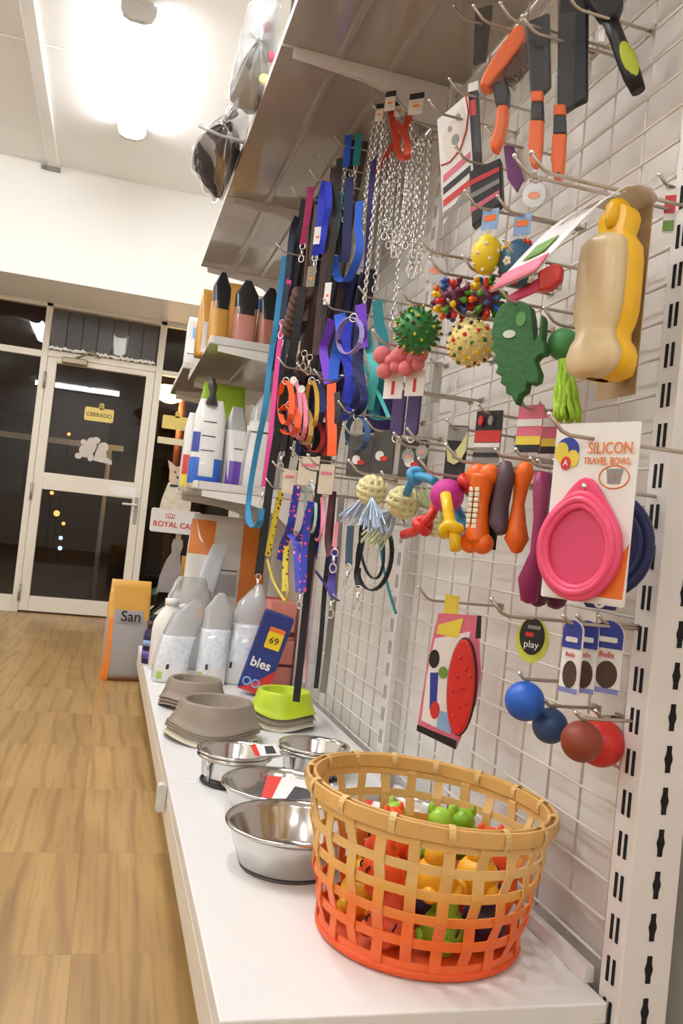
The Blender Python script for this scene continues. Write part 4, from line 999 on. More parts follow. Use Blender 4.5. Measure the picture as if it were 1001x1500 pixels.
slab(t, f, [(730, 157), (746, 157), (745, 180), (739, 205), (730, 226), (720, 220), (719, 212), (726, 190)], -.012, .012, OG, 'grip', .005)
bag(t, f, [(690, 20), (795, 10), (780, 200), (700, 235)], -.026, -.0255)
hook(p.y, p.z + .115, .52, 'the curved orange brush')
for k, (dx, dy, x, hd_, l) in enumerate(((0, 0, .585, [(770, 35), (806, 20), (808, 128), (796, 140), (778, 140)], 'left of two with black heads'), (33, 20, .615, [(785, -20), (830, -20), (829, 128), (812, 136), (797, 146), (784, 146)], 'right of two with black heads'))):
    t, p, f = tool('slicker_brush', 'slicker brush with orange grip, ' + l, 'brush', 787 + dx, 150 + dy, x, R_(-35))
    g = lambda pts: [(a + dx, b + dy) for a, b in pts]
    slab(t, f, g(hd_), -.006, .008, BG, 'head', .004)
    br = MB(); 
    (xa, za), (xb, zb) = f(778 + dx, 130 + dy), f(802 + dx, 50 + dy)
    for i in range(8):
        for j in range(12): br.cyl((xa + (xb - xa) * i / 7, .008, za + (zb - za) * j / 11), (xa + (xb - xa) * i / 7, .018, za + (zb - za) * j / 11), .0006, n=4)
    o = br.build('bristles', zinc, t, fix=False); o['kind'] = 'stuff'
    slab(t, f, g([(779, 136), (797, 136), (797, 152), (779, 152)]), -.009, .009, OG, 'collar', .003)
    slab(t, f, g([(779, 152), (797, 152), (798, 180), (778, 180)]), -.009, .009, BG, 'neck', .003)
    slab(t, f, g([(777, 179), (798, 179), (796, 215), (793, 240), (786, 248), (778, 242), (775, 215)]), -.010, .010, OG, 'grip', .004)
    MB().cyl((f(786 + dx, 238 + dy)[0], -.0115, f(786 + dx, 238 + dy)[1]), (f(786 + dx, 238 + dy)[0], -.009, f(786 + dx, 238 + dy)[1]), .002, n=8).build('hanging_hole', BG, t)
    bag(t, f, g([(766, 10), (812, 5), (806, 255), (768, 255)]), -.014, -.0135)
    hook(p.y, p.z + .12, x - .05, 'the slicker brush ' + l)
t, p, f = tool('deshedding_tool', 'black deshedding tool with lime green grip inset', 'comb', 905, 60, .665, R_(-35))
slab(t, f, [(850, -12), (900, -25), (915, 5), (905, 30), (885, 38), (872, 22)], -.014, .014, BG, 'head', .005)
q = [f(*c) for c in ((893, 28), (903, 52), (914, 82), (926, 110), (936, 134))]
MB().tube([(a, 0, b) for a, b in q], [S(p, v) for v in (12, 11, 12, 13, 10)], 14).build('handle', BG, t)
ix, iz = f(922, 92); e0 = f(910, 62); e1 = f(934, 122)
Mi = Matrix.Translation((ix, -S(p, 10.5), iz)) @ Matrix.Rotation(math.atan2(e0[0] - e1[0], e0[1] - e1[1]), 4, 'Y')
MB().sphere((0, 0, 0), S(p, 30), 16, 10, Mi, sc=(.34, .13, 1)).build('grip_inset', mat('lime_grip', '#b4bf2a', .5), t)
slab(t, f, [(876, 38), (888, 36), (886, 62), (877, 62)], -.002, .002, chrome, 'blade', .0005)
hook(p.y, p.z + .03, .60, 'the deshedding tool')
# white and pink boxed goods beside the brushes
t, p, f = tool('pet_brush_box', 'white picture card with red-rimmed round print left of the brushes', 'package', 672, 235, .60, R_(-48))
slab(t, f, [(641, 176), (690, 134), (694, 250), (650, 330), (646, 250)], -.001, .001, WC, 'card', 0)
flat(t, [f(*c) for c in ((648, 200), (678, 150), (684, 180), (676, 215), (655, 244))], mat('cream_print', '#e6ddd0', .5), 'print_patch', 2)
MB().tube([(f(a, b)[0], -.0022, f(a, b)[1]) for a, b in ((683, 140), (687, 165), (684, 192), (675, 220), (660, 238), (647, 243))], .0016, 6).build('red_rim', RC, t)
for a, b, r_ in ((668, 205, .009), (672, 172, .006), (660, 190, .005)): flat(t, ell(r_, r_ * 1.3, 12, *f(a, b)), GRC, 'spot_print', 3)
for k in range(4): flat(t, [f(650 + 0 * k, 258 + 18 * k), f(690, 222 + 20 * k), f(690, 232 + 20 * k), f(650, 268 + 18 * k)], [PKC, BK, RC, GRC][k], 'print_band', 2)
hook(p.y, p.z + .085, .555, 'the white picture card')
t, p, f = tool('comb_pack', 'narrow black comb pack standing upright beside the white picture card', 'package', 697, 195, .60, R_(-40))
slab(t, f, [(687, 136), (701, 132), (707, 256), (695, 258)], -.006, .006, BK, 'box', .001); flat(t, [f(690, 150), f(698, 148), f(699, 170), f(691, 172)], RC, 'red_print', 14)
slab(t, f, [(687, 125), (702, 120), (702, 134), (687, 138)], -.0062, .0062, WC, 'white_cap', .001)
hook(p.y, p.z + .07, .565, 'the black comb pack')
t, p, f = tool('clipper_box', 'dark box with pink and grey stripes below the comb pack', 'package', 715, 285, .63, R_(-40))
slab(t, f, [(690, 255), (735, 235), (738, 300), (694, 335)], -.012, .012, BK, 'box', .002)
for k, m_ in enumerate((RC, GRC, PKC)): flat(t, [f(692, 268 + k * 20), f(734, 248 + k * 17), f(734, 255 + k * 17), f(692, 276 + k * 20)], m_, 'stripe_print', 29)
hook(p.y, p.z + .055, .585, 'the striped dark box')
t, p, f = tool('nail_file_pack', 'purple and white slim pack leaning below the orange grip', 'package', 755, 250, .645, R_(-35))
slab(t, f, [(738, 215), (752, 212), (768, 262), (758, 282), (744, 262)], -.004, .004, mat('card_purple', '#7a3f7a', .5), 'pack', .001)
slab(t, f, [(752, 225), (775, 200), (782, 250), (768, 268)], .005, .007, WC, 'card', .0005)
hook(p.y, p.z + .045, .61, 'the purple pack')
t, p, f = tool('flat_pack', 'tall black sleeve hanging behind the curved brush', 'package', 705, 70, .64, R_(-45))
slab(t, f, [(697, 15), (722, 8), (712, 90), (694, 96)], -.004, .004, BK, 'sleeve', .001)
bag(t, f, [(680, 5), (740, -5), (715, 130), (680, 150)], -.012, -.0115)
hook(p.y, p.z + .05, .60, 'the black sleeve')
t, p, f = tool('white_sachet', 'white sachet at the very top above the black brush heads', 'sachet', 838, 5, .64, R_(-35))
slab(t, f, [(828, -30), (860, -30), (846, 20), (830, 28)], -.003, .003, WC, 'sachet', .001); flat(t, [f(828, -10), f(835, -12), f(833, 12), f(829, 14)], PKC, 'pink_print', 8)
hook(p.y, p.z + .03, .60, 'the white sachet')
t, p, f = tool('pet_brush', 'pink and red oval pet brush behind the bottle flap', 'brush', 806, 412, .66, R_(-45))
slab(t, f, [(790, 400), (812, 388), (826, 392), (824, 412), (808, 426), (790, 428)], -.010, .010, RD, 'head', .004); slab(t, f, [(742, 436), (790, 408), (794, 424), (744, 446)], -.006, .006, PK, 'handle', .003)
hook(p.y, p.z + .03, .60, 'the pink pet brush')

# ------------------------------------------------------------------ leads, chains, collars and harnesses on the second grid
def spline(pts, n=6):
    pts = [Vector(p) for p in pts]; o = []
    for i in range(len(pts) - 1):
        a = pts[max(i - 1, 0)]; b = pts[i]; c = pts[i + 1]; d = pts[min(i + 2, len(pts) - 1)]
        for j in range(n):
            s = j / n
            o.append(.5 * ((2 * b) + (c - a) * s + (2 * a - 5 * b + 4 * c - d) * s * s + (3 * b - a - 3 * c + d) * s ** 3))
    return o + [pts[-1]]
WDIR = Vector((math.cos(R_(-38)), math.sin(R_(-38)), 0))
def W3(pts, x): return [P(q[0], q[1], x=(q[2] if len(q) > 2 else x)) for q in pts]
def web(name, col, **k): return mat('web_' + name, col, .75, var=.2, scale=160, bump=.3, **k)
def clip(t, q, s=1.0, m=chrome):
    """snap hook hanging at q"""
    mb = MB(); mb.torus((0, 0, 0), .009 * s, .0018 * s, Matrix.Translation(q) @ Matrix.Rotation(R_(-38), 4, 'Z'), 14, 6)
    mb.cyl(q + Vector((0, 0, -.009 * s)), q + Vector((0, 0, -.030 * s)), .0042 * s, .0036 * s, 8)
    mb.torus((0, 0, 0), .0085 * s, .0022 * s, Matrix.Translation(q + Vector((0, 0, -.038 * s))) @ Matrix.Rotation(R_(-38), 4, 'Z'), 14, 6, sz=1.3)
    mb.build('snap_hook', m, t, world=True)
def tagcard(t, q, w=.022, h=.038, m=WC, band=None):
    M = Matrix.Translation(q) @ Matrix.Rotation(R_(-42), 4, 'Z')
    host = t
    t = MB().prism(rect(0, 0, w, h), -.0006, .0006, M).build('price_tag', m, host, world=True)
    if band: MB().prism(rect(0, h * .36, w, h * .28), -.0012, .0012, M).build('tag_header', band, t, world=True)
    MB().prism(rect(0, -h * .1, w * .4, h * .12), -.0011, -.0006, M).build('tag_print', ORC, t, world=True)
def lead(label, pts, x, wpx, m, end='clip', start=None, cat='lead', name='dog_lead', th=.0022, tg=None, group='leads on the lead grid', rope=False, closed=False):
    q = W3(pts, x); t = thing(name, label, cat, q[0], 0, group)
    w = S(q[0], wpx); c = spline(q + ([q[0]] if closed else []), 6)
    if rope: MB().tube(c, w / 2, 8).build('band', m, t, world=True)
    else: MB().ribbon(c, w, th, WDIR).build('band', m, t, world=True)
    if start == 'clip': clip(t, q[0] + Vector((0, 0, .035)))
    if end == 'clip': clip(t, q[-1] + Vector((0, 0, -.006)))
    if tg: tagcard(t, P(tg[0], tg[1], x=x - .006), *(tg[2:] if len(tg) > 2 else ()))
    return t
def chain(label, pts, x, step=.0115, r=.0021, L=.0088):
    q = spline(W3(pts, x), 8); t = thing('chain_lead', label, 'chain lead', q[0], 0, 'steel chain leads')
    mb = MB(); acc = 0; flip = 0
    for i in range(len(q) - 1):
        a, b = q[i], q[i + 1]; d = (b - a); l = d.length; d.normalize(); s = acc
        while s < l:
            c = a + d * s; o = d.orthogonal().normalized(); bb = d.cross(o); ang = (flip % 2) * PI / 2 + .7; flip += 1
            u = o * math.cos(ang) + bb * math.sin(ang)
            mb.tube([c + d * (L * math.cos(k * PI / 4)) + u * (L * .55 * math.sin(k * PI / 4)) for k in range(8)], r, 4, closed=True)
            s += step
        acc = s - l
    o = mb.build('links', chrome, t, world=True, fix=False); o['kind'] = 'stuff'
    clip(t, q[-1] + Vector((0, 0, -.008)), .9)
    return t
def loop(label, cx, cy, rx, ry, x, wpx, m, cat='collar', name='dog_collar', buckle=True, tilt=0, gap=.0, group='collars and harnesses on the lead grid'):
    q = []
    for i in range(25):
        a = PI / 2 + gap + (2 * PI - 2 * gap) * i / 24
        u, v = rx * math.cos(a), -ry * math.sin(a)
        q.append(P(cx + u * math.cos(tilt) - v * math.sin(tilt), cy + u * math.sin(tilt) + v * math.cos(tilt), x=x + .005 * math.sin(a * 2)))
    t = thing(name, label, cat, q[0], 0, group)
    MB().ribbon(q, S(q[0], wpx), .0028, (-1, .25, .1)).build('band', m, t, world=True)
    if buckle:
        MB().torus((0, 0, 0), .010, .002, Matrix.Translation(q[0]) @ Matrix.Rotation(R_(-40), 4, 'Z'), 14, 6).build('ring', chrome, t, world=True)
        b0 = q[8]; MB().box((-.007, -.003, -.009), (.007, .003, .009), Matrix.Translation(b0) @ Matrix.Rotation(R_(-40), 4, 'Z')).build('buckle', BG, t, world=True)
    return t
def hk(px, py, x, what): q = P(px, py, x=x); hook(q.y, min(q.z, 1.90), x - .02, what)
Wb = web('sea_blue', '#2f82b0'); Wpk = web('pink', '#d9458e'); Wbr = web('brown', '#4a322e'); Wgy = web('grey_brown', '#5d5148'); Wrb = web('royal', '#2336c0'); Wte = web('teal', '#4fb5b0'); Wdt = web('deep_teal', '#1f7f86')
Wpu = web('violet', '#6a35b8'); Wli = web('lilac', '#9a86c2'); Wnv = web('navy', '#1d2358'); Wor = web('orange', '#f0581c'); Wrd = web('red', '#b3202c'); Wmg = web('raspberry', '#a01f58'); Wye = web('mustard', '#cfa32a'); Wrl = mat('red_leather', '#c23a24', .45, var=.1, scale=40)
Wbl = web('bright_blue', '#2a5fd0'); Wsp = web('salmon', '#e88a9a'); Wcm = web('camel', '#b98a4a')
flower = ramp_mat('flower_print', [(0, '#f4e9e6'), (.16, '#e0455a'), (.34, '#2a3aa8')], 'voronoi', scale=62, rough=.7)
ydots = ramp_mat('dot_print', [(0, '#3a2a14'), (.28, '#d8c23a')], 'voronoi', scale=75, rough=.7)
lead('long sea blue lead hanging in a loop in front of the shelves', [(418, 375), (410, 430), (404, 480), (396, 530), (388, 600), (376, 660), (366, 720), (364, 755), (370, 772), (380, 768), (384, 745)], .435, 9, Wb, None)
lead('thin bright pink lead beside the long blue one', [(424, 410), (417, 450), (408, 520), (402, 580), (396, 640), (386, 715)], .445, 8, Wpk)
lead('broad black lead ending in a metal snap hook above the bags', [(444, 420), (432, 500), (418, 570), (408, 630), (398, 690), (388, 770), (379, 842)], .455, 14, black_web)
lead('narrow black lead with chrome tip at the far left', [(436, 318), (428, 345), (422, 400), (414, 470)], .44, 10, mat('web_ink', '#1c2a3e', .7))
lead('black lead hanging behind the raspberry one', [(446, 292), (440, 330), (434, 380), (428, 440), (424, 500), (420, 560)], .462, 10, black_web, None)
lead('raspberry red short lead with silver snap hook', [(456, 274), (452, 305), (448, 335), (444, 358)], .468, 11, Wmg)
lead('royal blue looped lead bound with a white band', [(477, 266), (472, 290), (470, 315), (468, 345), (462, 375)], .485, 12, Wrb, 'clip', tg=(466, 345, .026, .05))
lead('royal blue second strand of the looped lead', [(481, 268), (482, 300), (476, 330), (474, 350), (470, 372)], .492, 10, Wrb, None)
lead('grey-brown lead hanging between the blue loop and the coil', [(466, 300), (460, 350), (452, 420), (446, 470)], .485, 10, Wgy, None, tg=(456, 405, .028, .06, mat('tag_olive', '#8a856a', .6)))
lead('dark brown lead in the middle of the row', [(490, 245), (486, 290), (480, 350), (472, 420), (466, 480), (462, 520)], .505, 11, Wbr, None, tg=(480, 430, .020, .06))
lead('charcoal lead beside the dark brown one', [(498, 232), (494, 280), (490, 340), (482, 400), (474, 460), (470, 500)], .515, 10, mat('web_char', '#33302f', .8), None, tg=(468, 470, .018, .05))
lead('teal looped handle lead', [(495, 282), (488, 300), (480, 325), (478, 350)], .52, 10, Wte, None)
lead('teal second strand of the looped handle', [(499, 284), (496, 310), (493, 330), (490, 348)], .526, 9, Wte, None)
lead('dark blue wide lead behind the teal loop', [(512, 260), (510, 310), (508, 360), (505, 385)], .535, 14, Wnv, None)
lead('bright blue lead curving behind the chains', [(527, 295), (525, 330), (527, 365), (518, 395), (506, 412), (494, 405), (491, 375)], .54, 12, Wbl)
lead('dark violet lead behind the nearest chain', [(548, 230), (543, 290), (540, 350), (536, 400)], .575, 8, web('aubergine', '#3a2a66'), None)
for k, (a, b) in enumerate(((511, 198), (526, 196), (519, 205))):
    t = lead(['short lead with blue padded handle, left of three', 'short lead with teal padded handle, right of three', 'short lead with dark padded handle, middle of three'][k], [(a, b), (a - 2, b + 22), (a - 4, b + 46)], .545 + .012 * k, 11, [Wbl, Wdt, Wnv][k], None)
    chain(['thin chain below the blue padded handle', 'thin chain below the teal padded handle', 'thin chain below the dark padded handle'][k], [(a - 5, b + 50), (a - 9, b + 80), (a - 12, b + 96)], .545 + .012 * k)
chain('left bright steel chain lead', [(556, 172), (547, 235), (538, 285), (532, 320)], .575)
chain('long bright steel chain lead in front, reaching the harnesses', [(563, 170), (556, 240), (548, 310), (539, 390), (533, 455)], .568)
chain('thin steel chain lead with a ring below the red strap', [(574, 228), (570, 270), (566, 322)], .592)
chain('long fine steel chain lead right of the red strap', [(604, 182), (598, 250), (590, 330), (583, 400), (578, 452)], .605, .0105, .0018, .0078)
chain('dull grey chain bundle, left strand', [(588, 240), (584, 290), (580, 348)], .615)
chain('dull grey chain bundle, right strand', [(598, 235), (594, 290), (588, 330)], .625)
chain('heavy grey chain lead next to the upright, left strand', [(622, 204), (616, 270), (611, 330), (606, 378)], .645, .0125, .0024, .0098)
chain('heavy grey chain lead next to the upright, right strand', [(631, 206), (627, 270), (621, 330), (616, 370)], .655, .0125, .0024, .0098)
lead('red leather strap looped at the top of the chains', [(572, 156), (576, 180), (582, 215), (590, 234), (598, 226), (594, 200), (580, 178)], .585, 9, Wrl, None)
lead('red leather strap crossing down to the left behind the chains', [(601, 168), (592, 190), (576, 212), (560, 240), (550, 255)], .60, 9, Wrl, None)
for k, (a, b, x, w_, h_) in enumerate(((572, 148, .56, .028, .050), (586, 160, .60, .030, .044), (610, 152, .60, .038, .052), (556, 165, .555, .022, .046))):
    t = thing('header_tag', ['black topped white price tag at the top of the chains, highest', 'black topped price tag behind the highest one', 'wide black topped white price tag right of the chains', 'black topped price tag left of the chains'][k], 'price tag', P(a, b, x=x), 0, 'chain price tags')
    tagcard(t, P(a, b, x=x), w_, h_, mat('tag_sand', '#d9d0c2', .6), BK)
hk(571, 170, .585, 'the bright chain leads'); hk(606, 178, .625, 'the fine and grey chains'); hk(628, 203, .65, 'the heavy chain lead'); hk(516, 196, .555, 'the padded handle leads'); hk(490, 244, .515, 'the brown and charcoal leads'); hk(478, 266, .49, 'the royal blue lead'); hk(450, 290, .47, 'the raspberry lead'); hk(428, 372, .445, 'the blue and pink leads')
# coiled rope
t = thing('coiled_rope_lead', 'brown rope lead wound into a thick coil', 'lead', P(436, 465, x=.47), 0, 'leads on the lead grid')
q0, q1 = P(446, 425, x=.47), P(427, 488, x=.47); ax = (q1 - q0); Lc = ax.length; ax.normalize(); o_ = ax.orthogonal().normalized(); b_ = ax.cross(o_); rr = S(q0, 12)
hp = [q0 + ax * (Lc * i / 96) + (o_ * math.cos(i * 2 * PI * 7 / 96) + b_ * math.sin(i * 2 * PI * 7 / 96)) * rr for i in range(97)]
MB().tube(hp, Lc / 7 * .46, 8).build('coil', mat('rope_brown', '#5d4038', .8, var=.25, scale=140, bump=.5), t, world=True)
MB().tube(spline([P(452, 330, x=.475), P(450, 380, x=.473), q0]), .005, 7).build('strand', MATS['rope_brown'], t, world=True)
# harnesses and collars of the middle row
lead('violet harness strap left of the royal blue bundle', [(486, 468), (480, 490), (474, 512), (478, 540), (481, 562)], .52, 13, Wpu, None, cat='harness', name='dog_harness', group='collars and harnesses on the lead grid')
for k, (pts, m_, l) in enumerate((([(498, 460), (500, 490), (492, 520), (488, 556)], Wbl, 'bright blue harness strap in front of the bundle'), ([(510, 470), (506, 510), (514, 550), (508, 590)], Wrb, 'royal blue harness strap in the middle of the bundle'), ([(528, 478), (524, 530), (528, 570), (520, 600)], Wnv, 'navy harness strap on the right of the bundle'), ([(529, 446), (530, 480), (532, 510)], Wpu, 'purple harness strap beside the nearest chain'))):
    lead(l, pts, .53 + .008 * k, 17, m_, None, cat='harness', name='dog_harness', group='collars and harnesses on the lead grid')
loop('lilac looped collar in front of the blue bundle', 513, 492, 17, 27, .515, 7, Wli, tilt=.2)
loop('navy collar loop low in the blue bundle', 514, 580, 20, 28, .545, 11, Wnv)
loop('deep blue harness loop behind the orange strap', 500, 585, 13, 30, .55, 10, Wrb, 'harness', 'dog_harness')
loop('steel blue round collar below the harnesses', 524, 634, 15, 25, .545, 8, web('steel_blue', '#2f5378'))
lead('teal harness strap left of the pink bows', [(536, 485), (542, 510), (549, 540), (545, 570), (540, 600)], .575, 14, Wte, None, cat='harness', name='dog_harness', group='collars and harnesses on the lead grid')
lead('deep teal harness strap behind the pink bows', [(553, 440), (556, 475), (562, 500), (558, 560), (548, 605), (560, 615)], .60, 15, Wdt, None, cat='harness', name='dog_harness', group='collars and harnesses on the lead grid')
lead('aquamarine thin strap crossing the teal harness', [(528, 520), (540, 550), (556, 580), (570, 612)], .585, 5, web('aqua', '#3aa39a'), None, cat='harness', name='dog_harness', group='collars and harnesses on the lead grid')
t = thing('fabric_carrier', 'dark purple folded fabric harness vest behind the teal straps', 'harness', P(556, 600, x=.63), R_(-45))
MB().prism([(-.04, -.06), (.035, -.06), (.045, .02), (.03, .07), (-.03, .06)], -.008, .008).build('vest', web('deep_purple', '#33245e'), t, bevel=.004)
MB().box((-.03, -.012, -.02), (.03, -.008, -.005)).build('strap', Wnv, t)
loop('orange collar loop at the left', 419, 590, 9, 32, .448, 8, Wor); loop('orange padded collar low at the left', 424, 615, 13, 22, .462, 9, Wor)
loop('pale pink collar loop', 432, 600, 8, 40, .476, 6, Wsp); loop('salmon pink collar with tag', 440, 608, 8, 36, .490, 6, Wsp)
loop('mustard collar loop beside the pink ones', 457, 592, 8, 34, .516, 6, Wye); loop('camel collar loop between pink and mustard', 447, 625, 9, 26, .503, 7, Wcm)
loop('dark navy collar beside the mustard one', 464, 590, 10, 28, .530, 9, Wnv); loop('red collar loop below the mustard one', 461, 640, 12, 22, .543, 6, Wrd); loop('black collar loop below the orange ones', 455, 640, 10, 24, .556, 9, black_web); loop('crimson thin collar loop', 474, 632, 6, 34, .569, 5, Wrd)
lead('wide orange-red collar strap hanging straight', [(486, 562), (486, 600), (487, 640), (486, 668)], .52, 14, Wor, None, cat='collar', name='dog_collar', group='collars and harnesses on the lead grid')
lead('black strap right of the orange-red one', [(494, 575), (495, 600), (494, 620)], .53, 9, black_web, None, cat='collar', name='dog_collar', group='collars and harnesses on the lead grid')
for k, (a, b, x) in enumerate(((430, 557, .46), (442, 570, .47))):
    o = MB().prism(ell(.011, .011, 16), -.001, .001).build('round_tag', mat('tag_disc', '#e6dfd6', .4)); o.location = P(a, b, x=x); o.rotation_euler = (0, 0, R_(-40)); tag(o, ['round white tag on the orange collars', 'round white tag on the pink collars'][k], 'tag')
mbq = None
for k, (a, b, x) in enumerate(((425, 522, .465), (436, 515, .472), (446, 518, .48), (454, 524, .49))):
    t = thing('lead_clasp', ['silver clasp above the orange collars', 'silver clasp above the pink collars', 'silver clasp above the camel collar', 'silver clasp above the mustard collar'][k], 'clasp', P(a, b, x=x), 0, 'silver clasps'); clip(t, P(a, b, x=x), 1.0, zinc)
hk(432, 540, .465, 'the orange and pink collars'); hk(460, 548, .495, 'the mustard collars'); hk(500, 455, .53, 'the blue harnesses'); hk(552, 438, .60, 'the teal harness'); hk(486, 558, .525, 'the orange-red strap'); hk(524, 606, .55, 'the steel blue collar')
# dark packs with round stickers
for k, (a, b, x, w_, h_) in enumerate(((528, 668, .56, 34, 62), (562, 662, .585, 30, 64), (606, 672, .61, 38, 56))):
    t, p, W, H = card('dark_pack', ['dark grey accessory pack nearest the collars', 'dark grey accessory pack in the middle', 'dark grey accessory pack beside the upright'][k], 'package', a, b, x, w_, h_, R_(-45), mat('pack_dark', '#4a4642', .35, var=.25, scale=40), t_=.012)
    MB().prism(ell(.011, .011, 16, -W * .1, -H * .1), -.0075, -.006).build('white_sticker', WC, t); MB().prism(ell(.010, .006, 14, W * .12, -H * .16), -.0085, -.006).build('red_sticker', RC, t)
    hook(p.y, p.z + H / 2 - .004, p.x - .02, ['the first dark pack', 'the middle dark pack', 'the last dark pack'][k])
# lower row
for k, (a, b, x, w_, h_, l) in enumerate(((424, 705, .475, 20, 34, 'left'), (452, 690, .49, 30, 42, 'middle'), (478, 702, .505, 22, 44, 'right'))):
    t, p, W, H = card('header_card', 'beige header card above the patterned leads, ' + l, 'tag', a, b, x, w_, h_, R_(-42), mat('card_beige', '#cdbfa8', .5, var=.1))
    flat(t, rect(0, H * .2, W * .7, H * .1), PKC, 'pink_print', 2); hk(a, b - h_ / 2 + 3, x, 'the %s header card' % l)
lead('yellow harness strap with clasp over the bags', [(412, 720), (405, 750), (398, 785), (392, 815)], .47, 9, ydots, None, cat='harness', name='dog_harness', group='patterned harnesses')
lead('thin yellow cord of the harness swinging to the right', [(392, 820), (400, 850), (412, 872), (419, 880), (422, 866), (420, 845)], .468, 4, mat('cord_yellow', '#c9b24a', .7), None, cat='harness', name='dog_harness', rope=True, group='patterned harnesses')
lead('dotted mustard strap beside the flowered harness', [(420, 800), (418, 830), (417, 866)], .478, 9, ydots, None, cat='harness', name='dog_harness', group='patterned harnesses')
t = thing('flowered_harness', 'blue flowered dog harness with red blossoms', 'harness', P(434, 716, x=.475), 0, 'patterned harnesses')
for pts, wq in (([(436, 712), (431, 740), (427, 765), (422, 785)], 12), ([(424, 778), (416, 797), (410, 820)], 12), ([(424, 782), (434, 795), (436, 820), (439, 866)], 11), ([(456, 735), (450, 770), (446, 810), (444, 868)], 11), ([(452, 748), (446, 775), (436, 792)], 10)):
    q = W3(pts, .475); MB().ribbon(spline(q), S(q[0], wq), .003, WDIR).build('strap', flower, t, world=True)
MB().torus((0, 0, 0), .010, .002, Matrix.Translation(P(424, 784, x=.472)) @ Matrix.Rotation(R_(-40), 4, 'Z'), 14, 6).build('ring', BG, t, world=True)
clip(t, P(441, 868, x=.474), .8)
lead('broad black lead reaching down to the lime bowl', [(470, 690), (462, 760), (454, 830), (447, 900), (440, 970), (434, 1028)], .50, 11, black_web, None)
lead('pale pink thin lead behind the broad black one', [(474, 700), (466, 780), (458, 850), (450, 930), (446, 1000)], .512, 4, web('dusty_pink', '#cfa0a6'), None)
lead('thin black lead right of the broad black one', [(490, 720), (484, 790), (477, 850), (471, 930), (463, 1008)], .54, 7, black_web, None)
lead('grey translucent strap at the back of the row', [(500, 730), (495, 800), (488, 880), (480, 960), (473, 1015)], .575, 10, mat('web_smoke', '#8a8680', .5, var=.3), None)
lead('purple patterned lead ending in a ring', [(491, 800), (488, 830), (486, 850), (487, 872)], .535, 11, mat('web_iris', '#41328c', .7, var=.5, scale=90))
lead('thin indigo strap slanting to the ring', [(462, 836), (474, 852), (486, 872), (496, 880)], .53, 4, web('indigo', '#37306e'), None)
loop('teal and white striped thin collar below the header cards', 455, 745, 8, 36, .495, 4, web('mint', '#b5cfc4')); loop('rose thin collar below the header cards', 466, 752, 7, 40, .505, 5, Wsp)
lead('blue flower-print lead right of the harness', [(470, 715), (468, 750), (464, 790), (460, 820)], .51, 9, flower, None, group='patterned harnesses'); lead('maroon and black lead below the right header card', [(487, 722), (483, 755), (480, 790), (483, 815)], .525, 9, web('maroon', '#5c2a33'), None)
lead('dusky pink strip with silver bell', [(494, 765), (492, 785), (491, 806)], .535, 6, Wsp); lead('steel blue short lead left of the rope knots', [(514, 770), (512, 800), (511, 828)], .555, 11, web('slate', '#3a4f60'))
loop('black lead hanging in a wide loop below the rope knots', 549, 815, 25, 50, .585, 6, black_web, 'lead', 'dog_lead', True, .12)
loop('second black lead loop inside the wide loop', 545, 800, 17, 48, .60, 4, black_web, 'lead', 'dog_lead', False, -.1)
lead('thin teal cord slanting below the rope knots', [(556, 780), (560, 820), (570, 865), (580, 898)], .605, 4, Wdt, None, rope=True)
lead('black strap hanging beneath the tassels', [(536, 760), (530, 800), (522, 840), (526, 860)], .575, 7, black_web)
hk(414, 716, .475, 'the yellow harness'); hk(466, 690, .505, 'the broad black lead'); hk(500, 728, .56, 'the lower thin leads'); hk(548, 764, .59, 'the wide black loop')

# plain dark leads packed tightly behind the coloured ones
rnd = random.Random(21)
dk_ = [(black_web, 'black'), (Wbr, 'dark brown'), (Wgy, 'grey-brown'), (MATS['web_char'], 'charcoal'), (Wnv, 'navy'), (black_web, 'black'), (web('umber', '#3a2d28'), 'umber'), (black_web, 'black'), (web('night', '#232a44'), 'night blue')]
ordn = ['first', 'second', 'third', 'fourth', 'fifth', 'sixth', 'seventh', 'eighth', 'ninth', 'tenth', 'eleventh', 'twelfth', 'thirteenth', 'fourteenth', 'fifteenth', 'sixteenth', 'seventeenth', 'eighteenth', 'nineteenth', 'twentieth']
def dark_row(n, ax_, ay_, bx_, by_, x0, x1, l0, l1, where, wmin=8, wmax=14):
    for k in range(n):
        s_ = k / (n - 1); a, b = ax_ + (bx_ - ax_) * s_, ay_ + (by_ - ay_) * s_
        x = x0 + (x1 - x0) * s_ + rnd.uniform(0, .02); ln = rnd.uniform(l0, l1); m_, cn = dk_[rnd.randrange(len(dk_))]
        lead('plain %s lead, %s from the left of %s' % (cn, ordn[k], where), [(a, b), (a - ln * .05 - rnd.uniform(0, 3), b + ln * .33), (a - ln * .11 - rnd.uniform(0, 4), b + ln * .66), (a - ln * .17 - 2, b + ln)], x, rnd.uniform(wmin, wmax), m_, 'clip' if k % 2 else None, group='plain dark leads', rope=k % 5 == 3, tg=(a - ln * .08, b + ln * .45, .018, .05) if k % 6 == 2 else None)
dark_row(19, 436, 330, 536, 205, .478, .60, 130, 250, 'the dark upper row')
dark_row(16, 436, 430, 548, 395, .492, .625, 130, 200, 'the dark middle row')
dark_row(12, 428, 545, 510, 560, .495, .60, 90, 150, 'the dark lower row')
for k, (a, b, c, d, x) in enumerate(((548, 178, 534, 300, .59), (568, 190, 552, 400, .60), (580, 235, 572, 335, .612), (592, 200, 580, 340, .618), (610, 190, 597, 335, .632), (616, 205, 603, 370, .64))):
    chain('extra steel chain lead, %s from the left at the back' % ordn[k], [(a, b), ((a * 2 + c) / 3, (b * 2 + d) / 3), ((a + 2 * c) / 3, (b + 2 * d) / 3), (c, d)], x)
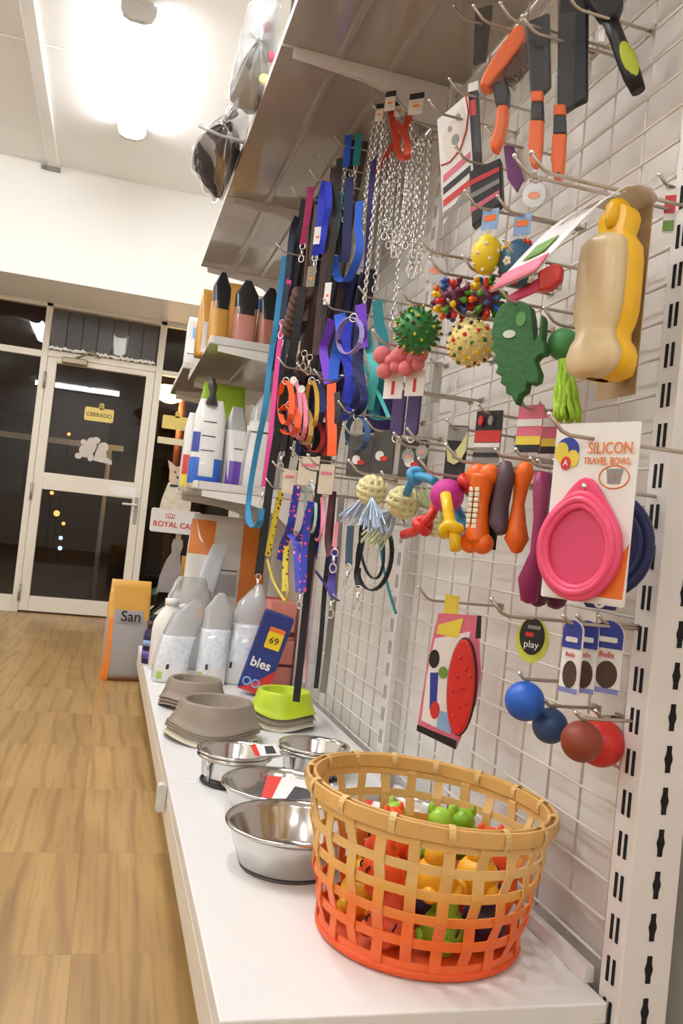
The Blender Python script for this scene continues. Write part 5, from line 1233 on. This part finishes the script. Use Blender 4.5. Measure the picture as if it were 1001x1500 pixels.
# ------------------------------------------------------------------ feed and litter on the far shelves
def pouch_rows(w, d, h, top=.12, n=24, bulge=1.0, lean=(0, 0), t0=0, t1=1, steps=14, sq=.55):
    rows = []
    for i in range(steps + 1):
        q = t0 + (t1 - t0) * i / steps
        ww = w / 2 * (1 - .06 * q) * (1 - .05 * (1 - q) ** 6)
        dd = d / 2 * ((1 - q ** 1.6) * bulge * (1 - .25 * (1 - q) ** 8) + .015)
        r = []
        for j in range(n + 1):
            a = 2 * PI * j / n; c, s = math.cos(a), math.sin(a)
            r.append(Vector((math.copysign(abs(c) ** sq, c) * ww * (1 + (0 if q < .8 else -(q - .8) * top * 5)), math.copysign(abs(s) ** sq, s) * dd, h * q)) + Vector((lean[0] * q * q, lean[1] * q * q, 0)))
        rows.append(r)
    return rows
def cap(mb, row, z=None): c = sum(row[:-1], Vector()) / (len(row) - 1); n = len(row) - 1; mb.add([c] + row[:-1], [(0, 1 + j, 1 + (j + 1) % n) for j in range(n)], False)
def pouch(name, label, cat, loc, w, d, h, m, topm=None, split=.62, rz=0, top=.12, lean=(0, 0), patches=(), group=None, bulge=1.0):
    t = thing(name, label, cat, loc, rz, group)
    sp_ = split if topm else 1.0
    a = pouch_rows(w, d, h, top, t1=sp_, lean=lean, bulge=bulge); mb = MB().sheet(a); cap(mb, a[0]); cap(mb, a[-1]); mb.build('bag', m, t)
    if topm:
        b = pouch_rows(w, d, h, top, t0=sp_, lean=lean, bulge=bulge); mb = MB().sheet(b); cap(mb, b[-1]); mb.build('bag_top', topm, t)
    for (x0, x1, z0, z1, pm, nm) in patches:                 # printed areas follow the front of the bag
        rows = []
        for i in range(7):
            q = z0 + (z1 - z0) * i / 6; r = []
            for j in range(7):
                u = x0 + (x1 - x0) * j / 6
                ww = w / 2 * (1 - .06 * q); dd = d / 2 * ((1 - q ** 1.6) * bulge * (1 - .25 * (1 - q) ** 8) + .015)
                cc = min(1, abs(u)) ** (1 / .55); ss = math.sqrt(max(0, 1 - cc * cc)) ** .55
                r.append(Vector((u * ww, -dd * ss - .0016, h * q)) + Vector((lean[0] * q * q, lean[1] * q * q, 0)))
            rows.append(r)
        MB().sheet(rows).build(nm, pm, t)
    return t
def foil(name, col, rough=.32): return mat('foil_' + name, col, rough, var=.12, scale=14, bump=.25, coat=.3)
Fy = foil('amber', '#d8a24a'); Fp = foil('salmon', '#cf8a78'); Fp2 = foil('rose', '#b87a66'); Fk = foil('black', '#2c2a2c'); Fw = foil('white', '#e6e3de'); Fg = foil('grey', '#aeacaa'); Fb = foil('blue', '#2a62c4'); Fv = foil('violet', '#6a45a8'); Fo = foil('orange', '#e8842a')
Fr = foil('red', '#c8302a'); Fl = foil('lime', '#a9cf3a'); Fst = foil('stripe', '#3c3a3a')
ZA, ZBs = 1.409, .884
def sp_at(px, y): return P(px, 500, y=y).x
# pouches on the head-height shelf
for k, (px, y, w_, h_, m_, tm_, rz, l) in enumerate(((318, 3.14, .066, .292, Fy, Fk, .15, 'amber feed pouch with black folded top'), (356, 3.13, .086, .275, Fp, Fk, -.05, 'salmon pink feed pouch with black top in the middle'), (392, 3.12, .080, .26, Fp2, Fk, .1, 'rose brown feed pouch with dark top beside the leads'))):
    px0 = P(px, 500, y=y).x
    pouch('feed_pouch', l, 'pouch', (px0, y + .02, ZA), w_ * 1.05, .10, h_, m_, tm_, .60, rz, .75, patches=((-.95, .95, .50, .60, tm_, 'dark_band'),), group='small feed pouches')
pouch('feed_pouch', 'amber and white feed pouch at the front corner behind the others', 'pouch', (P(306, 500, y=3.34).x, 3.36, ZA), .10, .10, .27, Fy, None, rz=.2, patches=((-.8, .8, .05, .5, Fw, 'white_panel'),), group='small feed pouches')
pouch('feed_pouch', 'yellow feed pouch behind the black topped amber one', 'pouch', (P(333, 500, y=3.5).x, 3.52, ZA), .12, .10, .36, Fy, None, rz=-.1, group='small feed pouches')
pouch('feed_pouch', 'blue and white feed pouch behind the salmon one', 'pouch', (P(374, 500, y=3.4).x, 3.42, ZA), .10, .10, .30, Fw, None, patches=((-.9, .9, .8, .95, Fb, 'blue_band'),), group='small feed pouches')
pouch('feed_bag', 'white crinkled bag on the short far shelf', 'bag', (P(287, 520, y=4.12).x, 4.13, 1.476), .115, .11, .27, Fw, None, patches=((-.5, .6, .6, .8, SKC, 'blue_print'), (-.8, .8, .30, .32, Fst, 'dark_line')))
# tall bags on the lower shelf
pouch('feed_bag', 'tall white feed bag with blue foot and dark tied top', 'bag', (P(299, 700, y=3.16).x, 3.18, ZBs), .125, .15, .34, Fw, None, 0, -.05, .3, patches=((-.98, -.42, .06, .34, Fb, 'blue_panel'), (.45, .98, .06, .34, Fb, 'blue_panel'), (-.42, .45, .06, .14, Fb, 'blue_foot'), (-.4, .42, .42, .43, Fst, 'dark_line'), (-.4, .42, .58, .59, Fst, 'dark_line'), (-.4, .42, .74, .75, Fst, 'dark_line'), (-.95, -.5, .40, .62, BLC, 'blue_print')), group='tall feed bags')
tp_ = bpy.data.objects[[o.name for o in bpy.data.objects if o.name.startswith('feed_bag')][-1]]
MB().tube([(.0, .0, .32), (.0, -.005, .36), (-.004, -.008, .39), (-.008, -.01, .42)], [.026, .012, .018, .008], 10).build('tied_top', Fst, tp_)
pouch('feed_bag', 'white feed bag with violet foot standing in the middle', 'bag', (P(338, 706, y=3.18).x, 3.20, ZBs), .085, .16, .33, Fw, Fg, .72, .25, .5, patches=((-.95, .3, .06, .36, Fv, 'violet_panel'), (-.5, .5, .5, .51, Fst, 'dark_line')), group='tall feed bags')
pouch('feed_bag', 'white and grey feed bag with gathered top beside the blue lead', 'bag', (P(372, 710, y=3.14).x, 3.16, ZBs), .11, .16, .40, Fw, Fg, .70, -.2, .6, (.03, 0), patches=((-.9, .9, .58, .595, Fst, 'dark_line'), (-.9, -.7, .0, .6, Fg, 'grey_edge')), group='tall feed bags')
pouch('feed_bag', 'lime green topped feed bag at the back of the lower shelf', 'bag', (P(322, 640, y=3.5).x, 3.52, ZBs), .20, .14, .46, Fl, None, 0, .0, .1, group='tall feed bags')
pouch('feed_bag', 'white bag with red and yellow corner at the shelf front', 'bag', (P(279, 700, y=3.46).x, 3.48, ZBs), .09, .14, .32, Fw, None, 0, 0, .3, patches=((-.9, -.2, .2, .45, Fr, 'red_panel'), (-.9, -.2, .05, .2, YC, 'yellow_panel')), group='tall feed bags')
# orange poster panel and big bag under the lower shelf
ZT = ZB + .002
pouch('litter_bag', 'large grey and orange litter sack under the lower shelf', 'sack', (P(330, 850, y=3.66).x, 3.70, ZT), .36, .16, .62, Fw, None, 0, -.1, .05, patches=((.35, .97, .1, .96, Fo, 'orange_panel'), (-.97, -.35, .72, .96, Fo, 'orange_corner'), (-.3, .3, .45, .60, Fg, 'grey_panel'), (-.3, .3, .62, .63, Fst, 'dark_line')))
pouch('litter_bag', 'slim pale bag leaning in front of the orange sack', 'sack', (P(292, 860, y=3.55).x, 3.555, ZT), .085, .07, .50, foil('pale_blue', '#dfe6ec'), None, 0, .0, .2, (.07, 0), patches=((-.6, .6, .42, .5, YC, 'yellow_label'),))
# clear topped white bags
whp = ramp_mat('seed_bag', [(0, '#eceeef'), (.42, '#e8ebee'), (.66, '#cfdae6'), (1, '#e6e9ea')], 'noise', scale=60, rough=.3, coat=.4)
for k, (px, py, w_, h_, ln, l, rz) in enumerate(((247, 1000, .125, .30, (.085, .02), 'white seed bag with clear gathered top leaning right, nearest the aisle', .1), (309, 1003, .115, .33, (.01, .02), 'white seed bag with grey gathered top in the middle', -.1), (347, 1003, .12, .37, (.05, .05), 'white seed bag with crumpled grey top beside the blue pack', -.25))):
    q = P(px, py, z=ZB); 
    pouch('seed_bag', l, 'bag', (q.x, q.y + .045, ZT), w_, .13, h_, whp, milky_film if k == 0 else Fg, .55 if k == 0 else .60, rz, .8, ln, patches=((-.85, -.55, .04, .13, foil('leaf', '#a8c860'), 'green_print'), (-.42, -.25, .16, .22, Fst, 'bird_print'), (-.9, .9, .0, .20, Fw, 'white_foot')), group='white seed bags')
# white jug
q = P(238, 985, z=ZB); t = thing('white_jug', 'white plastic jug with handle at the edge of the base shelf', 'jug', (q.x + .012, q.y + .06, ZT), .2)
jm = mat('jug_white', '#f2efe9', .35, var=.02)
MB().lathe([(0, 0), (.060, 0), (.066, .006), (.066, .15), (.062, .185), (.040, .225), (.026, .245), (.024, .268), (0, .268)], 28, sx=1.0, sy=.85).build('body', jm, t)
MB().lathe([(.027, .25), (.027, .275), (0, .277)], 20).build('cap', jm, t)
MB().tube(spline([(.025, -.0, .243), (.055, -.01, .25), (.072, -.012, .22), (.066, -.01, .17)]), .008, 8).build('handle', jm, t)
MB().sheet([[Vector((.0668 * math.cos(a), .0668 * .85 * math.sin(a), z)) for a in [-2.3 + .16 * j for j in range(10)]] for z in (.03, .13)]).build('label', WC, t)
for k in range(5): MB().sheet([[Vector((.0674 * math.cos(a), .0674 * .85 * math.sin(a), z)) for a in [-2.2 + .15 * j for j in range(9)]] for z in (.045 + k * .016, .048 + k * .016)]).build('printed_line', mat('pink_line', '#c9a0a4', .6), t)
# small dark bottle and second white tub
q = P(213, 965, y=3.48); t = thing('small_bottle', 'small dark bottle with blue and purple label left of the jug', 'bottle', (q.x + .008, 3.48, ZT))
MB().lathe([(0, 0), (.024, 0), (.025, .10), (.022, .125), (.012, .14), (.012, .15), (0, .15)], 20).build('bottle', mat('dark_bottle', '#2a2050', .3), t)
MB().lathe([(.0255, .02), (.0255, .05)], 20).build('purple_label', Fv, t); MB().lathe([(.0255, .07), (.0255, .092)], 20).build('blue_label', SKC, t); MB().lathe([(.014, .14), (.016, .165), (0, .167)], 16).build('cap', mat('cap_brown', '#4a3030', .4), t)
q = P(338, 915, y=3.3); t = thing('white_tub', 'white plastic tub behind the seed bags', 'tub', (q.x, 3.33, ZT)); MB().lathe([(0, 0), (.06, 0), (.066, .01), (.066, .19), (.05, .215), (0, .215)], 28).build('tub', jm, t); MB().lathe([(.068, .19), (.068, .205), (.052, .222), (0, .223)], 28).build('lid', jm, t)
# plastic bundle on top of the jug row
q = P(272, 870, y=3.32); t = thing('wrapped_bundle', 'white bundle in crinkled clear plastic behind the jug', 'bundle', (q.x + .03, 3.44, ZT), .1)
mb = MB(); rr_ = random.Random(4)
rows = pouch_rows(.18, .15, .36, .4); mb.sheet([[v + Vector((rr_.uniform(-1, 1), rr_.uniform(-1, 1), 0)) * .006 for v in r] for r in rows]); mb.build('plastic_wrap', milky_film, t)
a = pouch_rows(.16, .13, .30, .2); mb = MB().sheet(a); cap(mb, a[0]); cap(mb, a[-1]); mb.build('contents', Fw, t)
MB().prism(rrect(.05, .05, .01, cx=.04, cz=.22), -.082, -.080).build('orange_print', Fo, t); MB().box((-.05, -.083, .245), (.0, -.081, .249)).build('dark_print', Fst, t)
# blue snack pack and red packs beside the grid
q = P(393, 1000, z=ZB); t = thing('snack_box', 'blue snack pack with yellow price label leaning by the seed bags', 'pack', (P(386, 960, y=2.96).x - .03, 2.96, ZT), R_(-10), rot=(0, R_(14), R_(-12)))
MB().box((-.055, -.03, .012), (.055, .03, .30)).build('pack', mat('pack_blue', '#28387e', .35), t, bevel=.008)
MB().prism([(-.055, .012), (.055, .012), (.055, .11), (.0, .05)], -.0315, -.030).build('red_panel', Fr, t)
MB().prism(rrect(.056, .06, .004, cx=.012, cz=.205), -.0322, -.030).build('price_label', mat('label_yellow', '#f3cf1f', .5), t); MB().prism(rrect(.056, .016, .003, cx=.012, cz=.243), -.0330, -.031).build('label_header', ORC, t)
text('69', .034, BK, t, (.012, -.0332, .205)); text('bles', .046, WC, t, (-.004, -.0318, .115), bold=.001)
for k in range(2): MB().torus((-.03 + k * .032, -.031, .045), .013, .003, None, 16, 6).build('printed_ring', SKC, t)
for k, (px, y, h_, m_, l) in enumerate(((424, 3.075, .18, mat('pack_salmon', '#dd8a7a', .4, var=.15), 'salmon red block pack at the bottom by the grid'), (447, 3.20, .32, mat('pack_scarlet', '#c8342c', .4, var=.15), 'scarlet pack standing against the grid'))):
    xx = P(px, 950, y=y).x; o = thing('block_pack', l, 'pack', (min(xx, .655), y, ZT), 0, 'red block packs')
    MB().box((-.055, 0, 0), (.055, .11, h_)).build('pack', m_, o, bevel=.006); MB().box((-.0555, -.001, h_ * .46), (.0555, 0, h_ * .52)).build('dark_band', mat('band_maroon', '#6a2a26', .5), o)
o = thing('block_pack', 'salmon red block pack stacked on the bottom one', 'pack', (min(P(424, 950, y=3.075).x, .655), 3.08, ZT + .182), 0, 'red block packs')
MB().box((-.052, 0, 0), (.052, .10, .14)).build('pack', MATS['pack_salmon'], o, bevel=.006); MB().box((-.0525, -.001, .012), (.0525, 0, .03)).build('dark_band', MATS['band_maroon'], o)
# litter sack on the floor
q0, q1 = P(168, 998, z=0), P(207, 1001, z=0)
t = thing('litter_sack', 'orange and grey litter sack standing on the floor by the shelf end', 'sack', ((q0.x + q1.x) / 2 - .03, q0.y + .08, .001), .12)
W = .20; a = pouch_rows(W, .15, .46, .03, sq=.35, bulge=1.0); mb = MB().sheet(a); cap(mb, a[0]); cap(mb, a[-1]); mb.build('sack', ramp_mat('litter_sack', [(.0, '#a85a20'), (.05, '#a9a6a4'), (.57, '#a9a6a4'), (.64, '#dca648'), (1, '#dca648')], 'grad', 2, 0, .46, rough=.35, coat=.3, scale=10), t)
def strip(x0, x1, z0, z1, m_, nm, off=.0018):
    rows = []
    for i in range(6):
        q = z0 + (z1 - z0) * i / 5; r = []
        for j in range(6):
            u = x0 + (x1 - x0) * j / 5; dd = .15 / 2 * ((1 - q ** 1.6) * (1 - .25 * (1 - q) ** 8) + .015); cc = min(1, abs(u)) ** (1 / .35); ss = math.sqrt(max(0, 1 - cc * cc)) ** .35
            r.append(Vector((u * W / 2 * (1 - .06 * q), -dd * ss - off, .46 * q)))
        rows.append(r)
    MB().sheet(rows).build(nm, m_, t)
strip(-1, -.72, .0, .62, Fo, 'orange_edge'); strip(-.72, 1, .58, .70, Fg, 'grey_banner', .0026)
text('San', .068, Fk, t, (.004, -.062, .295), bold=.001)
# cardboard standees
bd_ = mat('board_white', '#efece7', .5)
q = P(232, 760, y=4.55)
t = thing('dog_standee', 'white cardboard standee with a small tan dog cut-out and red lettering', 'standee', (q.x + .06, 4.55, 0), 0)
MB().prism(rrect(.26, .125, .012, cx=.03, cz=.755), -.004, .004).build('board', bd_, t)
MB().box((.04, .004, 0), (.07, .010, .70)).build('support', mat('board_kraft', '#b09a78', .7), t)
text('ROYAL CANIN', .040, mat('letter_red', '#d3271f', .5), t, (-.085, -.0052, .735), align='LEFT', bold=.0006)
cr = MB()
for k in range(5): cr.sphere((.0 + (k - 2) * .011, -.0052, .786 + .006 * (1 - abs(k - 2) * .3)), .0032, 6, 5)
cr.box((-.022, -.0056, .770), (.022, -.004, .774)); 
for k in range(5): cr.box(((k - 2) * .010 - .001, -.0056, .773), ((k - 2) * .010 + .001, -.004, .786))
cr.build('crown_print', MATS['letter_red'], t)
fur = mat('dog_print', '#e9dcc6', .6, var=.3, scale=30)
MB().prism([(-.06, .815), (.10, .815), (.10, .90), (.085, .95), (.06, .985), (-.0, .985), (-.03, .955), (-.045, .90), (-.055, .86)], -.005, .003).build('dog_body', fur, t)
MB().prism([(-.028, .97), (-.03, 1.02), (-.045, 1.075), (-.02, 1.06), (.0, 1.045), (.03, 1.05), (.055, 1.075), (.065, 1.06), (.06, 1.02), (.05, .98), (.02, .955), (-.01, .958)], -.0065, .003).build('dog_head', mat('dog_face', '#dcc6a4', .6, var=.3, scale=40), t)
for a, b, r_ in ((.0, 1.015, .006), (.032, 1.015, .006), (.016, .988, .008)): MB().sphere((a, -.0068, b), r_, 8, 6, sc=(1, .25, .8)).build('dog_feature', BK, t)
MB().prism([(-.02, .935), (.075, .940), (.075, .95), (-.02, .948)], -.0078, -.004).build('dog_collar_print', Fst, t)
q = P(250, 830, y=4.30); t = thing('cat_standee', 'grey sitting cat cardboard cut-out below the dog standee', 'standee', (q.x, 4.30, .40), 0)
MB().prism([(-.055, 0), (.05, 0), (.055, .10), (.045, .16), (.04, .20), (.05, .235), (.044, .27), (.02, .25), (.0, .272), (-.008, .235), (-.002, .20), (-.025, .16), (-.048, .08)], -.004, .004).build('cat_board', mat('cat_print', '#a59c98', .6, var=.25, scale=25), t)
for a in (.012, .034): MB().sphere((a, -.0045, .222), .004, 8, 5, sc=(1, .3, 1)).build('eye', YC, t)
MB().box((.02, .004, -.398), (.04, .009, .15)).build('support', MATS['board_kraft'], t)
MB().prism(rect(.065, .09, .03, .20), -.003, .003).build('yellow_board', Fy, t)
# dark leafy plant
q = P(215, 852, y=4.25); t = thing('potted_plant', 'dark green leafy plant behind the orange litter sack', 'plant', (q.x + .02, 4.30, 0))
MB().lathe([(0, 0), (.07, 0), (.09, .28), (.085, .28), (.08, .26), (0, .26)], 24).build('pot', mat('pot_dark', '#4a4240', .6), t)
lf = mat('leaf_dark', '#22382a', .35, var=.3)
for k in range(10):
    a = k * 2.4; L_ = .10 + .03 * (k % 3); b0 = Vector((0, 0, .26)); d_ = Vector((math.cos(a), math.sin(a), 0)); sd = Vector((-d_.y, d_.x, 0))
    rows = []
    for i in range(7):
        s_ = i / 6; c_ = b0 + d_ * L_ * s_ + Vector((0, 0, .20 * s_ - .10 * s_ * s_ + .02 * (k % 4))); wv = .026 * math.sin(PI * min(1, s_ * .92 + .06))
        rows.append([c_ - sd * wv, c_ + Vector((0, 0, -.004)), c_ + sd * wv])
    MB().sheet(rows).build('leaf', lf, t, solid=.001)
# ------------------------------------------------------------------ bulky goods on the top shelf, wrapped in plastic
ZT2 = 1.943 + .006
def pillow(t, f, pts, y0, y1, m, name, puff=.55, seed=0, wr=.006):
    """soft wedge: outline drawn in, then drawn together front and back"""
    o = [Vector(f(*q)) for q in pts]; c = sum(o, Vector((0, 0))) / len(o); rr = random.Random(seed)
    den = []
    for a, b in zip(o, o[1:] + o[:1]): den += [a.lerp(b, k / 3) for k in range(3)]
    rows = []
    for k, (s_, yy) in enumerate(((.04, 0), (.5, .03), (.8, .14), (.96, .34), (1, .5), (.96, .66), (.8, .86), (.5, .97), (.04, 1))):
        r = [Vector((c.x + (v.x - c.x) * s_ + rr.uniform(-1, 1) * wr, y0 + (y1 - y0) * yy + rr.uniform(-1, 1) * wr, c.y + (v.y - c.y) * s_ + rr.uniform(-1, 1) * wr)) for v in den]
        rows.append(r + [r[0]])
    return MB().sheet(rows).build(name, m, t, sub=1)
p = P(335, 205, y=2.66); t = thing('wrapped_cushion', 'dark brown pet cushion in a clear plastic bag overhanging the top shelf', 'cushion', p, 0); f = plane(p, 0)
pillow(t, f, [(345, 138), (352, 145), (374, 158), (368, 185), (352, 222), (346, 236), (334, 262), (314, 238), (300, 222), (290, 203), (291, 196), (312, 184), (322, 178), (332, 163), (338, 156)], -.06, .34, mat('plush_brown', '#4a3c3d', .8, var=.3, scale=50, bump=.6), 'cushion', seed=3)
MB().tube([(f(a, b)[0], -.075, f(a, b)[1]) for a, b in ((288, 199), (302, 206), (320, 214), (338, 219), (352, 223))], [.006, .005, .004, .005, .006], 6).build('bag_seam', milky_film, t)
pillow(t, f, [(348, 130), (378, 155), (350, 228), (333, 268), (310, 240), (287, 203), (288, 193), (310, 178), (328, 160)], -.085, .37, clear_film, 'plastic_bag', seed=5, wr=.012)
p = P(380, 75, y=2.32); t = thing('wrapped_plush', 'white plush goods in a crinkled clear bag on the top shelf', 'plush toy', p, 0); f = plane(p, 0)
pillow(t, f, [(372, -6), (416, -6), (408, 40), (404, 72), (400, 95), (390, 122), (379, 142), (368, 140), (352, 128), (346, 112), (352, 80), (360, 40)], -.05, .16, mat('plush_white', '#e6e4df', .8, var=.12, scale=25, bump=.5), 'plush', seed=6, wr=.008)
for k, (a, b, m_) in enumerate(((389, 55, PKC), (362, 104, GRC), (383, 128, mat('pale_lemon', '#e6e6a8', .6)), (374, 92, mat('pale_mint', '#cfe0da', .6)), (392, 95, PKC))): MB().sphere((f(a, b)[0], -.045, f(a, b)[1]), S(p, 8), 12, 8, sc=(1, .4, 1.1)).build('printed_patch', m_, t)
pillow(t, f, [(366, -12), (420, -12), (408, 76), (392, 124), (380, 148), (364, 142), (346, 126), (341, 110), (349, 76), (357, 36)], -.07, .18, milky_film, 'plastic_bag', seed=8, wr=.012)
t = thing('dark_box', 'black box at the near end of the top shelf', 'box', (.345, 1.90, ZT2 + .028), .1)
MB().box((-.05, -.06, 0), (.25, .12, .26)).build('box', BK, t, bevel=.004); MB().box((-.052, -.02, .08), (-.049, .06, .12)).build('blue_print', SKC, t)
